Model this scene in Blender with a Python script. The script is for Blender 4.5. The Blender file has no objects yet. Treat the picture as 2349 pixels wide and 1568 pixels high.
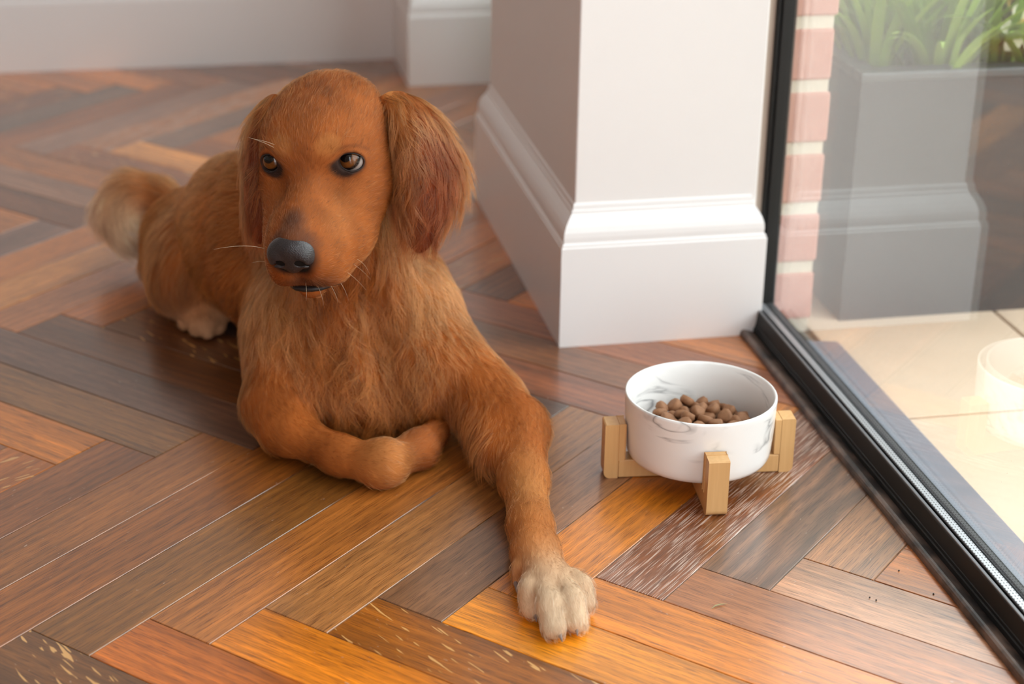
import bpy, bmesh, math, random
import numpy as np
from mathutils import Vector, Matrix, kdtree

SC = bpy.context.scene
COL = SC.collection
rnd = random.Random(7)
NR = np.random.default_rng(11)
PI = math.pi

# ------------------------------------------------------------------ camera, sky, exposure
cam = bpy.data.cameras.new('camera')
cam.sensor_width = 36.0
cam.lens = 61.626
cam.clip_start = 0.02
cam.clip_end = 60
cam_o = bpy.data.objects.new('camera', cam)
cam_o.location = (0.1421,-1.3273,0.8239)
cam_o.rotation_euler = (1.162144,-0.013699,-0.196923)
COL.objects.link(cam_o)
SC.camera = cam_o
cam.dof.use_dof = True
cam.dof.focus_distance = 1.60
cam.dof.aperture_fstop = 4.3

SC.view_settings.view_transform = 'Standard'
SC.view_settings.look = 'None'
SC.view_settings.gamma = 1.0
SC.view_settings.use_curve_mapping = False
SC.view_settings.exposure = 0.02

SKY = 6.0
world = bpy.data.worlds.new('overcast_sky')
SC.world = world
world.use_nodes = True
bg = world.node_tree.nodes['Background']
bg.inputs[0].default_value = (0.96, 0.98, 1.02, 1)
bg.inputs[1].default_value = SKY

SC.cycles.max_bounces = 10
SC.cycles.diffuse_bounces = 5
SC.cycles.glossy_bounces = 5
SC.cycles.transmission_bounces = 8
SC.cycles.transparent_max_bounces = 16
SC.cycles.caustics_reflective = False
SC.cycles.caustics_refractive = False
SC.cycles.sample_clamp_indirect = 6.0

def portal(loc, rot, sx, sy):
    l = bpy.data.lights.new('sky_portal', 'AREA')
    l.shape = 'RECTANGLE'; l.size = sx; l.size_y = sy
    l.cycles.is_portal = True
    o = bpy.data.objects.new('sky_portal', l)
    o.location = loc; o.rotation_euler = rot
    COL.objects.link(o)

# light comes in through the long glass wall on the right and a second opening past the pillar
portal((0.846, -1.33, 1.17), (0, PI / 2, 0), 2.28, 3.74)
portal((0.846, 1.38, 1.17), (0, PI / 2, 0), 2.28, 0.60)

portal((-.10, -3.085, 1.1), (PI / 2, 0, 0), .7, 2.2)

# ------------------------------------------------------------------ helpers
def s2l(c):
    return tuple(((v / 255.0) / 12.92) if v / 255.0 <= .04045 else (((v / 255.0) + .055) / 1.055) ** 2.4 for v in c)

def link(name, me, parent=None, mat=None):
    o = bpy.data.objects.new(name, me)
    COL.objects.link(o)
    if parent is not None:
        o.parent = parent
    if mat is not None:
        me.materials.append(mat)
    return o

def mesh(name, verts, faces, mat=None, parent=None, smooth=False):
    me = bpy.data.meshes.new(name)
    me.from_pydata([tuple(v) for v in verts], [], [tuple(f) for f in faces])
    me.update()
    if smooth:
        me.polygons.foreach_set('use_smooth', [True] * len(me.polygons))
    return link(name, me, parent, mat)

def from_bm(name, bm, mat=None, parent=None, smooth=False):
    me = bpy.data.meshes.new(name)
    bmesh.ops.recalc_face_normals(bm, faces=bm.faces)
    bm.to_mesh(me); bm.free()
    if smooth:
        me.polygons.foreach_set('use_smooth', [True] * len(me.polygons))
    return link(name, me, parent, mat)

def box_bm(bm, lo, hi, bev=0.0, seg=2, M=None):
    r = bmesh.ops.create_cube(bm, size=1.0)
    vs = r['verts']
    for v in vs:
        v.co = Vector([(lo[i] + hi[i]) / 2 + v.co[i] * (hi[i] - lo[i]) for i in range(3)])
    if M is not None:
        for v in vs: v.co = M @ v.co
    if bev:
        es = list({e for v in vs for e in v.link_edges})
        bmesh.ops.bevel(bm, geom=es, offset=bev, segments=seg, profile=.5, affect='EDGES')

def box(name, lo, hi, mat=None, parent=None, bev=0.0, seg=2):
    bm = bmesh.new(); box_bm(bm, lo, hi, bev, seg)
    return from_bm(name, bm, mat, parent)

def empty(name, loc=(0, 0, 0)):
    o = bpy.data.objects.new(name, None)
    o.location = loc
    COL.objects.link(o)
    return o

def tag(o, label=None, cat=None, group=None, kind=None):
    if label: o['label'] = label
    if cat: o['category'] = cat
    if group: o['group'] = group
    if kind: o['kind'] = kind
    return o

class NT:
    """tiny node-tree writer"""
    def __init__(self, name):
        self.m = bpy.data.materials.new(name)
        self.m.use_nodes = True
        self.t = self.m.node_tree
        self.t.nodes.clear()
        self.out = self.t.nodes.new('ShaderNodeOutputMaterial')
    def n(self, typ, ins=None, **kw):
        nd = self.t.nodes.new('ShaderNode' + typ)
        for k, v in kw.items(): setattr(nd, k, v)
        for k, v in (ins or {}).items(): self.set(nd, k, v)
        return nd
    def set(self, nd, k, v):
        s = nd.inputs[k]
        if isinstance(v, bpy.types.NodeSocket): self.t.links.new(v, s)
        elif isinstance(v, bpy.types.Node): self.t.links.new(v.outputs[0], s)
        else:
            if isinstance(v, tuple) and len(v) == 3 and s.type == 'RGBA': v = (*v, 1)
            s.default_value = v
    def math(self, op, a, b=None, c=None, clamp=False):
        nd = self.t.nodes.new('ShaderNodeMath'); nd.operation = op; nd.use_clamp = clamp
        self.set(nd, 0, a)
        if b is not None: self.set(nd, 1, b)
        if c is not None: self.set(nd, 2, c)
        return nd.outputs[0]
    def mix(self, f, a, b, mode='MIX'):
        nd = self.t.nodes.new('ShaderNodeMix'); nd.data_type = 'RGBA'; nd.blend_type = mode
        self.set(nd, 0, f); self.set(nd, 6, a); self.set(nd, 7, b)
        return nd.outputs[2]
    def ramp(self, f, stops, interp='LINEAR'):
        nd = self.t.nodes.new('ShaderNodeValToRGB'); nd.color_ramp.interpolation = interp
        el = nd.color_ramp.elements
        while len(el) < len(stops): el.new(0.5)
        for e, (p, c) in zip(el, stops):
            e.position = p; e.color = (c, c, c, 1) if not isinstance(c, tuple) else (*c, 1)
        self.set(nd, 0, f)
        return nd.outputs[0]
    def noise(self, vec, scale, detail=3, rough=.5, dist=0.0):
        nd = self.n('TexNoise', {'Scale': scale, 'Detail': detail, 'Roughness': rough, 'Distortion': dist})
        self.set(nd, 'Vector', vec)
        return nd.outputs[0]
    def vmul(self, vec, s):
        nd = self.n('VectorMath', operation='MULTIPLY'); self.set(nd, 0, vec); nd.inputs[1].default_value = s
        return nd.outputs[0]
    def vadd(self, a, b):
        nd = self.n('VectorMath', operation='ADD'); self.set(nd, 0, a); self.set(nd, 1, b)
        return nd.outputs[0]
    def bump(self, h, strength=.3, dist=.001):
        nd = self.n('Bump', {'Strength': strength, 'Distance': dist, 'Height': h})
        return nd.outputs[0]
    def done(self, sh):
        self.t.links.new(sh.outputs[0] if isinstance(sh, bpy.types.Node) else sh, self.out.inputs[0])
        return self.m

def simple(name, col, rough=.5, var=.06, scale=30, bump=0.0, metal=0.0, spec=.5, bscale=None):
    """flat colour with faint noise variation"""
    w = NT(name)
    tc = w.n('TexCoord').outputs['Object']
    f = w.noise(tc, scale, 4)
    c = w.mix(f, tuple(v * (1 - var) for v in col), tuple(min(1, v * (1 + var)) for v in col))
    b = w.n('BsdfPrincipled', {'Base Color': c, 'Roughness': rough, 'Metallic': metal, 'Specular IOR Level': spec})
    if bump:
        w.set(b, 'Normal', w.bump(w.noise(tc, bscale or scale * 6, 3), bump, .001))
    return w.done(b)

# ------------------------------------------------------------------ materials
M_PAINT = simple('matt_wall_paint', (.80, .770, .765), .55, .015, 6, .05, bscale=400)
M_PAINT_DARK = simple('taupe_wall_paint', (.76, .68, .62), .6, .02, 6)
M_GLOSS = simple('satin_skirting_paint', (.83, .808, .812), .30, .012, 8)
M_CEIL = simple('ceiling_paint', (.85, .84, .82), .7, .01)
M_BLACK = simple('black_powder_coated_aluminium', (.008, .008, .008), .48, .2, 40, spec=.3)
M_DKGREY = simple('dark_grey_rubber_gasket', (.006, .006, .007), .6, .2, 40)
M_LIP = simple('brushed_grey_aluminium', (.15, .15, .16), .4, .1, 40)
M_SILL = simple('grey_painted_sill', (.20, .21, .25), .35, .08, 20)
M_FILL = simple('pale_joint_filler', (.20, .15, .11), .7, .3, 90)
M_MORTAR = simple('lime_mortar', (.66, .58, .47), .9, .1, 60, .4)
M_SOIL = simple('dark_potting_soil', (.05, .032, .022), .95, .5, 80, .8)
M_PLANTER = simple('charcoal_planter_finish', (.035, .035, .038), .42, .15, 12)
M_FACADE = simple('pale_render_wall', (.42, .36, .31), .9, .1, 12)
M_HEDGE = simple('hedge_leaves', (.22, .40, .05), .6, .5, 25)

def wood(name, flecks=0.0, pores=1.0, pale=0.0, swirl=0.0):
    w = NT(name)
    tc = w.n('TexCoord').outputs['Object']
    oi = w.n('ObjectInfo')
    r = oi.outputs['Random']
    off = w.n('CombineXYZ', {'X': w.math('MULTIPLY', r, 37.0), 'Y': w.math('MULTIPLY', r, 91.0), 'Z': w.math('MULTIPLY', r, 53.0)}).outputs[0]
    v = w.vadd(tc, off)
    big = w.noise(w.vmul(v, (2.6, 17, 3)), 1.0, 3, .5, .8 + swirl)
    fine = w.noise(w.vmul(v, (9, 300, 5)), 1.0, 5, .6, .4 + swirl)
    pore = w.noise(w.vmul(v, (38, 1500, 10)), 1.0, 2, .5, .2)
    poref = w.ramp(pore, [(.39, 1.0), (.47, 0.0)])
    wave = w.n('TexWave', {'Scale': 1.0, 'Distortion': 5.0 + 5 * swirl, 'Detail': 3.0, 'Detail Scale': .8}, wave_type='BANDS', bands_direction='Y')
    w.set(wave, 'Vector', w.vmul(v, (3.0, 26, 1) if not swirl else (5.0, 17, 1)))
    base = oi.outputs['Color']
    k1 = w.ramp(big, [(.28, .62), (.5, 1.0), (.74, 1.42)])
    k2 = w.ramp(fine, [(.25, .72), (.5, 1.0), (.75, 1.28)])
    c = w.mix(1.0, base, k1, 'MULTIPLY')
    c = w.mix(1.0, c, k2, 'MULTIPLY')
    c = w.mix(.35 if not swirl else .6, c, w.mix(1.0, c, w.ramp(wave.outputs['Fac'], [(0, .6), (1, 1.3)] if not swirl else [(0, .45), (.6, 1.0), (1, 1.5)]), 'MULTIPLY'))
    darkp = w.mix(1.0, c, (.36, .30, .28), 'MULTIPLY')
    c = w.mix(w.math('MULTIPLY', poref, .85 * pores), c, darkp)
    if pale:
        st = w.ramp(w.noise(w.vmul(v, (24, 900, 10)), 1.0, 2, .5, .1), [(.54, 0.0), (.62, 1.0)])
        c = w.mix(w.math('MULTIPLY', st, pale), c, (.62, .48, .40))
    if flecks:
        rot = w.n('VectorRotate', {'Angle': .30}, rotation_type='Z_AXIS'); w.set(rot, 'Vector', v)
        fl = w.ramp(w.noise(w.vmul(rot.outputs[0], (34, 250, 5)), 1.0, 1, .4, .3), [(.66, 0.0), (.69, 1.0)])
        c = w.mix(w.math('MULTIPLY', fl, flecks), c, (.62, .33, .11))
    # little pale scuffs
    sc = w.ramp(w.noise(w.vmul(v, (160, 420, 30)), 1.0, 1, .5, .6), [(.77, 0.0), (.80, 1.0)])
    c = w.mix(w.math('MULTIPLY', sc, .35), c, (.6, .5, .42))
    rough = w.math('ADD', .27, w.math('MULTIPLY', fine, .16))
    h = w.math('SUBTRACT', w.math('MULTIPLY', fine, .5), poref)
    b = w.n('BsdfPrincipled', {'Base Color': c, 'Roughness': rough, 'IOR': 1.52, 'Normal': w.bump(h, .12, .0006),
                               'Coat Weight': .85, 'Coat Roughness': .22, 'Coat IOR': 1.6})
    return w.done(b)

M_WOOD = wood('oak_plank')
M_WOOD_FLECK = wood('oak_plank_ray_flecks', flecks=.9)
M_WOOD_PALE = wood('oak_plank_limed_grain', pale=.75)
M_WOOD_SWIRL = wood('oak_plank_swirl', swirl=1.0)

def bamboo():
    w = NT('bamboo_strips')
    v = w.n('TexCoord').outputs['Object']
    a = w.noise(w.vmul(v, (260, 260, 14)), 1.0, 3, .5, .2)
    b_ = w.noise(w.vmul(v, (60, 60, 6)), 1.0, 2)
    c = w.mix(a, (.52, .27, .095), (.70, .42, .18))
    c = w.mix(w.math('MULTIPLY', b_, .4), c, (.78, .50, .24))
    return w.done(w.n('BsdfPrincipled', {'Base Color': c, 'Roughness': .42}))
M_BAMBOO = bamboo()

def marble():
    w = NT('white_marbled_ceramic')
    v = w.n('TexCoord').outputs['Object']
    sk = w.vmul(v, (7, 7, 24))
    nd = w.n('TexNoise', {'Scale': 1.0, 'Detail': 3.0, 'Roughness': .5, 'Distortion': 1.6}); w.set(nd, 'Vector', sk)
    d = w.math('ABSOLUTE', w.math('SUBTRACT', nd.outputs[0], .5))
    vein = w.ramp(d, [(.0, 1.0), (.016, .45), (.05, 0.0)])
    msk = w.ramp(w.noise(w.vmul(v, (14, 14, 20)), 1.0, 2), [(.46, 0.0), (.62, 1.0)])
    f = w.math('MULTIPLY', w.math('MULTIPLY', vein, msk), .75)
    haze = w.math('MULTIPLY', w.ramp(w.noise(w.vmul(v, (10, 10, 22)), 1.0, 3, .5, 1.0), [(.5, 0.0), (.8, 1.0)]), .18)
    c = w.mix(haze, (.86, .85, .84), (.55, .54, .53))
    c = w.mix(f, c, (.12, .12, .13))
    return w.done(w.n('BsdfPrincipled', {'Base Color': c, 'Roughness': .26, 'Coat Weight': .3, 'Coat Roughness': .1}))
M_MARBLE = marble()
M_KIBBLE = simple('baked_kibble', (.27, .12, .052), .7, .3, 220, .5)

def brick_mat():
    w = NT('soft_red_brick')
    tc = w.n('TexCoord').outputs['Object']
    oi = w.n('ObjectInfo')
    f = w.noise(tc, 22, 5, .6)
    c = w.mix(f, (.47, .20, .15), (.64, .36, .29))
    c = w.mix(w.math('MULTIPLY', oi.outputs['Random'], .35), c, (.50, .20, .165))
    return w.done(w.n('BsdfPrincipled', {'Base Color': c, 'Roughness': .9, 'Normal': w.bump(w.noise(tc, 160, 4), .5, .002)}))
M_BRICK = brick_mat()

def tile_mat():
    w = NT('sandstone_tile')
    tc = w.n('TexCoord').outputs['Object']
    f = w.noise(tc, 5, 4, .55, .3); g = w.noise(tc, 90, 3)
    c = w.mix(f, (.62, .47, .34), (.74, .59, .46))
    c = w.mix(w.math('MULTIPLY', g, .2), c, (.6, .42, .26))
    return w.done(w.n('BsdfPrincipled', {'Base Color': c, 'Roughness': .75, 'Normal': w.bump(g, .2, .001)}))
M_TILE = tile_mat()
M_GROUT = simple('dark_grout', (.16, .12, .08), .9, .3, 50)

def glass():
    w = NT('window_glass')
    lw = w.n('LayerWeight', {'Blend': .5})
    f = w.math('ADD', .085, w.math('MULTIPLY', w.math('POWER', lw.outputs['Facing'], 3.8), .90))
    tr = w.n('BsdfTransparent', {'Color': (.93, .96, .94)})
    gl = w.n('BsdfGlossy', {'Color': (1, 1, 1), 'Roughness': .0})
    mx = w.n('MixShader', {0: f, 1: tr, 2: gl})
    # specks of dust on the pane
    tc = w.n('TexCoord').outputs['Object']
    sp = w.ramp(w.noise(tc, 420, 1, .5), [(.80, 0.0), (.83, 1.0)])
    dif = w.n('BsdfDiffuse', {'Color': (.7, .7, .7)})
    mx2 = w.n('MixShader', {0: w.math('MULTIPLY', sp, .5), 1: mx, 2: dif})
    return w.done(mx2)
M_GLASS = glass()

# ------------------------------------------------------------------ the room shell
WPL = 0.07                      # plank width
NPL = 7.1899                       # plank length / width
PLX, PLF, PLB = 0.5768, 0.5109, 1.0713   # pillar skirting: left face x, front face y, back end y
SKT = 0.018
XR = 0.826                      # pillar right edge
BACKY, NIBX, NIBY = 1.884, 0.5675, 1.687
XL, YN, CEILZ = -3.9, -3.06, 2.5

def structure(o):
    o['kind'] = 'structure'; return o

floor = structure(box('floor', (XL, YN, -.06), (.812, 1.92, -.0011), M_FILL))

def clip_poly(P, a, b, c):
    """keep a*x + b*y <= c"""
    out = []
    for i in range(len(P)):
        p, q = P[i], P[(i + 1) % len(P)]
        dp, dq = a * p[0] + b * p[1] - c, a * q[0] + b * q[1] - c
        if dp <= 0: out.append(p)
        if dp * dq < 0:
            t = dp / (dp - dq); out.append((p[0] + t * (q[0] - p[0]), p[1] + t * (q[1] - p[1])))
    return out

def prism(P, ztop, zbot, ch):
    """flat slab with a small chamfer round the top edge"""
    n = len(P)
    cx = sum(p[0] for p in P) / n; cy = sum(p[1] for p in P) / n
    ins = []
    for i in range(n):
        a, p, b = P[i - 1], P[i], P[(i + 1) % n]
        e1 = Vector((p[0] - a[0], p[1] - a[1])); e2 = Vector((b[0] - p[0], b[1] - p[1]))
        e1.normalize(); e2.normalize()
        d = e2 - e1
        if d.length < 1e-4: d = Vector((-e1.y, e1.x))
        d.normalize()
        ins.append((p[0] + d.x * ch * 1.35, p[1] + d.y * ch * 1.35))
    V = [(x, y, ztop) for x, y in ins] + [(x, y, ztop - ch) for x, y in P] + [(x, y, zbot) for x, y in P]
    F = [tuple(range(n))]
    for k in (0, n):
        for i in range(n):
            j = (i + 1) % n
            F.append((k + i, k + n + i, k + n + j, k + j))
    return V, F

# plank colours picked out by a point on the floor: (x, y, z), colour, material
PICK = [
    ((0.0836,0.0223,0.0000), (112, 74, 42), 0), ((0.1505,0.0033,0.0000), (156, 100, 60), 0), ((0.2433,0.0235,0.0000), (146, 92, 52), 0),
    ((0.3349,0.0074,0.0000), (84, 60, 42), 2), ((0.5267,0.0687,0.0000), (176, 112, 60), 0), ((0.5522,0.0075,0.0000), (112, 66, 40), 2),
    ((0.6295,0.0018,0.0000), (110, 80, 62), 3), ((0.7244,0.0175,0.0000), (150, 106, 76), 0), ((-0.0007,-0.0579,0.0000), (96, 62, 36), 1),
    ((0.1192,-0.0598,0.0000), (164, 94, 46), 0), ((0.1987,-0.0607,0.0000), (198, 122, 56), 0), ((0.2998,-0.0786,0.0000), (138, 84, 44), 1),
    ((0.3745,-0.0363,0.0000), (200, 130, 64), 0), ((0.5248,-0.0912,0.0000), (192, 120, 60), 0), ((0.6077,-0.0776,0.0000), (150, 98, 66), 0),
    ((0.7158,-0.0598,0.0000), (166, 122, 94), 0), ((0.0449,0.0966,0.0000), (140, 82, 44), 0), ((0.0431,0.1784,0.0000), (132, 84, 50), 0),
    ((0.0209,0.2438,0.0000), (126, 78, 48), 0), ((-0.0050,0.3640,0.0000), (178, 112, 62), 0), ((0.0608,0.4161,0.0000), (132, 92, 58), 0),
    ((0.0837,0.5271,0.0000), (112, 76, 52), 0), ((-0.0360,0.6223,0.0000), (100, 72, 58), 0), ((0.1651,0.4894,0.0000), (96, 60, 36), 0),
    ((0.5075,0.1688,0.0000), (126, 90, 66), 0), ((0.5290,0.2830,0.0000), (150, 104, 68), 0), ((0.5150,0.3610,0.0000), (74, 54, 44), 0),
    ((0.5120,0.4551,0.0000), (122, 72, 48), 0), ((0.6860,0.4888,-0.0000), (150, 92, 62), 0), ((0.5774,0.4080,0.0000), (126, 76, 52), 0),
    ((0.0152,1.4682,0.0000), (186, 118, 76), 0), ((0.1505,1.3525,0.0000), (216, 150, 94), 0), ((-0.0407,1.1882,0.0000), (138, 102, 82), 0),
    ((-0.0700,0.9531,0.0000), (176, 126, 92), 0), ((-0.0246,0.8172,0.0000), (186, 128, 80), 0), ((-0.0416,0.7317,0.0000), (160, 104, 68), 0),
    ((0.2719,1.5839,0.0000), (120, 92, 76), 0), ((0.0839,1.7236,0.0000), (98, 78, 64), 0), ((0.6088,1.5887,0.0000), (160, 106, 78), 0),
    ((-0.0511,1.4302,0.0000), (132, 98, 80), 0), ((-0.0046,1.0299,-0.0000), (116, 88, 76), 0), ((0.1468,0.2312,0.0000), (130, 80, 46), 0),
]
MATS = (M_WOOD, M_WOOD_FLECK, M_WOOD_PALE, M_WOOD_SWIRL)
PALETTE = [(156, 97, 58), (138, 84, 50), (166, 104, 60), (122, 76, 48), (148, 90, 52), (176, 112, 66), (114, 74, 50)]

def herringbone():
    S = 2 ** -.5 * WPL
    g = .00045 / WPL
    allp = []
    for i in range(-40, 45):
        for j in range(-5, 6):
            A, B = i + j * NPL, i - j * NPL
            allp.append(('f', [(A, B), (A + 1, B), (A + 1, B + NPL), (A, B + NPL)]))
            allp.append(('b', [(A + 1, B), (A + 1 + NPL, B), (A + 1 + NPL, B + 1), (A + 1, B + 1)]))
    far = []
    shared = {}
    for kind, P in allp:
        cxy = np.mean(P, 0)
        Q = [(p[0] + (g if p[0] < cxy[0] else -g), p[1] + (g if p[1] < cxy[1] else -g)) for p in P]
        Wd = [((a + b) * S, (b - a) * S) for a, b in Q]
        full = len(Wd)
        C = Wd
        for h in ((1, 0, .810), (-1, 0, -XL), (0, 1, 1.90), (0, -1, -YN)):
            C = clip_poly(C, *h)
            if len(C) < 3: break
        if len(C) < 3: continue
        area = abs(sum(C[i][0] * C[(i + 1) % len(C)][1] - C[(i + 1) % len(C)][0] * C[i][1] for i in range(len(C)))) / 2
        if area < 2e-4: continue
        ctr = ((cxy[0] + cxy[1]) * S, (cxy[1] - cxy[0]) * S)
        near = -1.0 < ctr[0] < 1.2 and -.75 < ctr[1] < 2.3
        rotz = PI / 4 if kind == 'f' else -PI / 4      # plank's own x axis lies along the grain
        col, mi = None, 0
        for pt, cc, m in PICK:
            a, b = (pt[0] - pt[1]) / S / 2, (pt[0] + pt[1]) / S / 2
            if P[0][0] <= a <= P[2][0] and P[0][1] <= b <= P[2][1]: col, mi = cc, m
        if col is None:
            col = rnd.choice(PALETTE); f = rnd.uniform(.85, 1.12); col = tuple(min(255, v * f) for v in col)
            mi = rnd.choice((0, 0, 0, 0, 0, 1, 2))
        rc, rs = math.cos(-rotz), math.sin(-rotz)
        L = [((x - ctr[0]) * rc - (y - ctr[1]) * rs, (x - ctr[0]) * rs + (y - ctr[1]) * rc) for x, y in C]
        ar = sum(L[i][0] * L[(i + 1) % len(L)][1] - L[(i + 1) % len(L)][0] * L[i][1] for i in range(len(L)))
        if ar < 0: L.reverse()
        if not near:
            V, F = prism(L, 0.0, -.010, .0005)
            far.append((ctr, rotz, V, F)); continue
        isfull = len(C) == 4 and area > NPL * WPL * WPL * .97
        key = (kind, mi) if isfull else None
        if key and key in shared:
            o = link('plank', shared[key], floor)
        else:
            V, F = prism(L, 0.0, -.010, .0005)
            o = mesh('plank', V, F, MATS[mi], floor)
            if key: shared[key] = o.data
        o.location = (ctr[0], ctr[1], rnd.uniform(-.00015, 0.00012)); o.rotation_euler = (0, 0, rotz)
        cl = s2l(col); lu = .3 * cl[0] + .55 * cl[1] + .15 * cl[2]
        o.color = (*[max(.004, lu + (v - lu) * 1.20) * 1.10 for v in cl], 1)
    V, F = [], []
    for ctr, rz, v, f in far:
        n = len(V); c, s = math.cos(rz), math.sin(rz)
        V += [(ctr[0] + x * c - y * s, ctr[1] + x * s + y * c, z) for x, y, z in v]
        F += [tuple(i + n for i in q) for q in f]
    o = mesh('plank_field', V, F, M_WOOD, floor)
    o.color = (*s2l((140, 92, 58)), 1)
    o['kind'] = 'stuff'
herringbone()

# skirting profile: (distance out from the wall, height)
PROF = [(0, 0), (SKT, 0), (SKT, .1225), (SKT - .0012, .1240), (SKT - .0012, .1262), (SKT - .0022, .1274), (SKT - .0034, .1280),
        (SKT - .0030, .1340), (SKT - .0036, .1400), (SKT - .0056, .1465), (SKT - .0086, .1525), (SKT - .0120, .1575), (SKT - .0140, .1600),
        (SKT - .0142, .1632), (SKT - .0160, .1640), (SKT - .0162, .1690), (SKT - .0172, .1712), (0, .1720)]

def skirting(name, path, mat, ends=True):
    """extrude PROF along a plan path (wall line); the board sits on the left of the walking direction"""
    n = len(path)
    nr = []
    for i in range(n - 1):
        d = Vector(path[i + 1]) - Vector(path[i]); d.normalize(); nr.append(Vector((d.y, -d.x)) if False else Vector((-d.y, d.x)))
    V, F = [], []
    for i in range(n):
        if i == 0: m = nr[0]
        elif i == n - 1: m = nr[-1]
        else:
            m = nr[i - 1] + nr[i]; m = m / m.dot(nr[i])
        for d, z in PROF: V.append((path[i][0] + m.x * d, path[i][1] + m.y * d, z))
    k = len(PROF)
    for i in range(n - 1):
        for j in range(k - 1):
            F.append((i * k + j, (i + 1) * k + j, (i + 1) * k + j + 1, i * k + j + 1))
    F.append(tuple(range(k))); F.append(tuple(range((n - 1) * k, n * k)))
    o = mesh(name, V, F, mat)
    bm = bmesh.new(); bm.from_mesh(o.data); bmesh.ops.recalc_face_normals(bm, faces=bm.faces); bm.to_mesh(o.data); bm.free()
    return structure(o)

def wall(name, lo, hi, bev=0.0):
    return structure(box(name, lo, hi, M_PAINT, None, bev, 3))

# pillar beside the glass
wall('wall_right', (PLX + SKT, PLF + SKT, 0), (.8140, PLB - SKT, CEILZ), .0025)
skirting('baseboard_right', [(.8062, PLF + SKT + .02), (.8062, PLF + SKT), (PLX + SKT, PLF + SKT), (PLX + SKT, PLB - SKT), (.8185, PLB - SKT)], M_GLOSS)
structure(box('trim_2', (.8141, PLF + SKT + .012, 0), (.8295, PLF + SKT + .06, 2.34), simple('shaded_jamb_plaster', (.55, .44, .36), .7, .05), None, .001))  # tan colour paints in the shade of the recess beside the frame
# nib past the opening, and the back wall
wall('wall_corner', (NIBX + SKT, NIBY + SKT, 0), (.90, 2.0, CEILZ), .0025)
skirting('baseboard_corner', [(.90, NIBY + SKT), (NIBX + SKT, NIBY + SKT), (NIBX + SKT, BACKY + SKT), (XL, BACKY + SKT)], M_GLOSS)
wall('wall_back', (XL, BACKY + SKT, 0), (NIBX + SKT, 2.0, CEILZ))
structure(box('wall_left', (XL - .1, YN - .1, 0), (XL, 2.0, CEILZ), M_PAINT_DARK))
wf = structure(empty('wall_front'))
for a, b in (((XL, YN - .1, 0), (-.45, YN, CEILZ)), ((.25, YN - .1, 0), (.90, YN, CEILZ)), ((-.45, YN - .1, 2.2), (.25, YN, CEILZ))):
    box('wall_panel', a, b, M_PAINT_DARK, wf)
structure(box('ceiling', (XL - .1, YN - .1, CEILZ), (.95, 2.0, CEILZ + .1), M_CEIL))
# wall over the glazing
wall('wall_over_glazing', (.80, YN - .1, 2.33), (.92, 2.0, 3.4))

# ------------------------------------------------------------------ sliding glass door, its frame and sill
door = structure(empty('door_1', (.84, -1.3, 0)))
def dpart(o):
    o.parent = door
    o.matrix_parent_inverse = door.matrix_world.inverted() if False else Matrix.Translation((-.84, 1.3, 0))
    return o
YE = .5365
def prof_x(name, pts, y0, y1, mat):
    """closed (x, z) outline extruded along y"""
    n = len(pts)
    V = [(x, y0, z) for x, z in pts] + [(x, y1, z) for x, z in pts]
    F = [(i, (i + 1) % n, n + (i + 1) % n, n + i) for i in range(n)] + [tuple(range(n)), tuple(range(2 * n - 1, n - 1, -1))]
    bm = bmesh.new(); vs = [bm.verts.new(v) for v in V]
    for f in F: bm.faces.new([vs[i] for i in f])
    return from_bm(name, bm, mat)
dpart(prof_x('bottom_rail', [(.8150, -.02), (.8150, .0090), (.8166, .0095), (.8166, .0125), (.8175, .0130), (.8195, .0285), (.8205, .030), (.8226, .030), (.8230, .026),
                             (.8262, .026), (.8262, .0292), (.8352, .0292), (.8352, .020), (.8404, .020), (.8404, .0300), (.8462, .0300), (.8470, .027), (.8470, -.02)], -3.06, YE, M_BLACK))
dpart(box('rail_lip', (.8198, -3.05, .0296), (.8230, YE - .002, .0312), M_LIP, None, .0006))
def perforated():
    w = NT('perforated_aluminium_strip')
    tc = w.n('TexCoord').outputs['Object']
    vx = w.n('TexVoronoi', {'Scale': 1.0, 'Randomness': 0.0}); w.set(vx, 'Vector', w.vmul(tc, (330, 230, 1)))
    d = w.ramp(vx.outputs['Distance'], [(.17, 0.0), (.23, 1.0)])
    c = w.mix(d, (.02, .02, .02), (.48, .49, .52))
    return w.done(w.n('BsdfPrincipled', {'Base Color': c, 'Metallic': .55, 'Roughness': .38}))
dpart(box('spacer_strip', (.8266, -3.05, .0290), (.8344, YE - .002, .0312), perforated(), None, .0005))  # glazing spacer bar, built as its own strip in the rail
dpart(box('door_jamb', (.8294, .530, .0), (.8470, .575, 2.34), M_BLACK, None, .0015))
dpart(box('glazing_bead', (.8250, .5335, .02), (.8300, .560, 2.34), M_BLACK, None, .0012))
dpart(box('top_rail', (.8180, -3.06, 2.30), (.8480, .575, 2.36), M_BLACK))
dpart(box('meeting_stile', (.8180, -1.46, .0), (.8480, -1.38, 2.32), M_BLACK))
dpart(box('glass_pane', (.8354, -1.39, .022), (.8404, .534, 2.31), M_GLASS))
dpart(box('glass_pane', (.8354, -3.05, .022), (.8404, -1.45, 2.31), M_GLASS))
dpart(prof_x('outer_sill', [(.8472, -.03), (.8472, .000), (.9150, -.0075), (.9180, -.0100), (.9180, -.03)], -3.06, .490, M_SILL))
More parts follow.
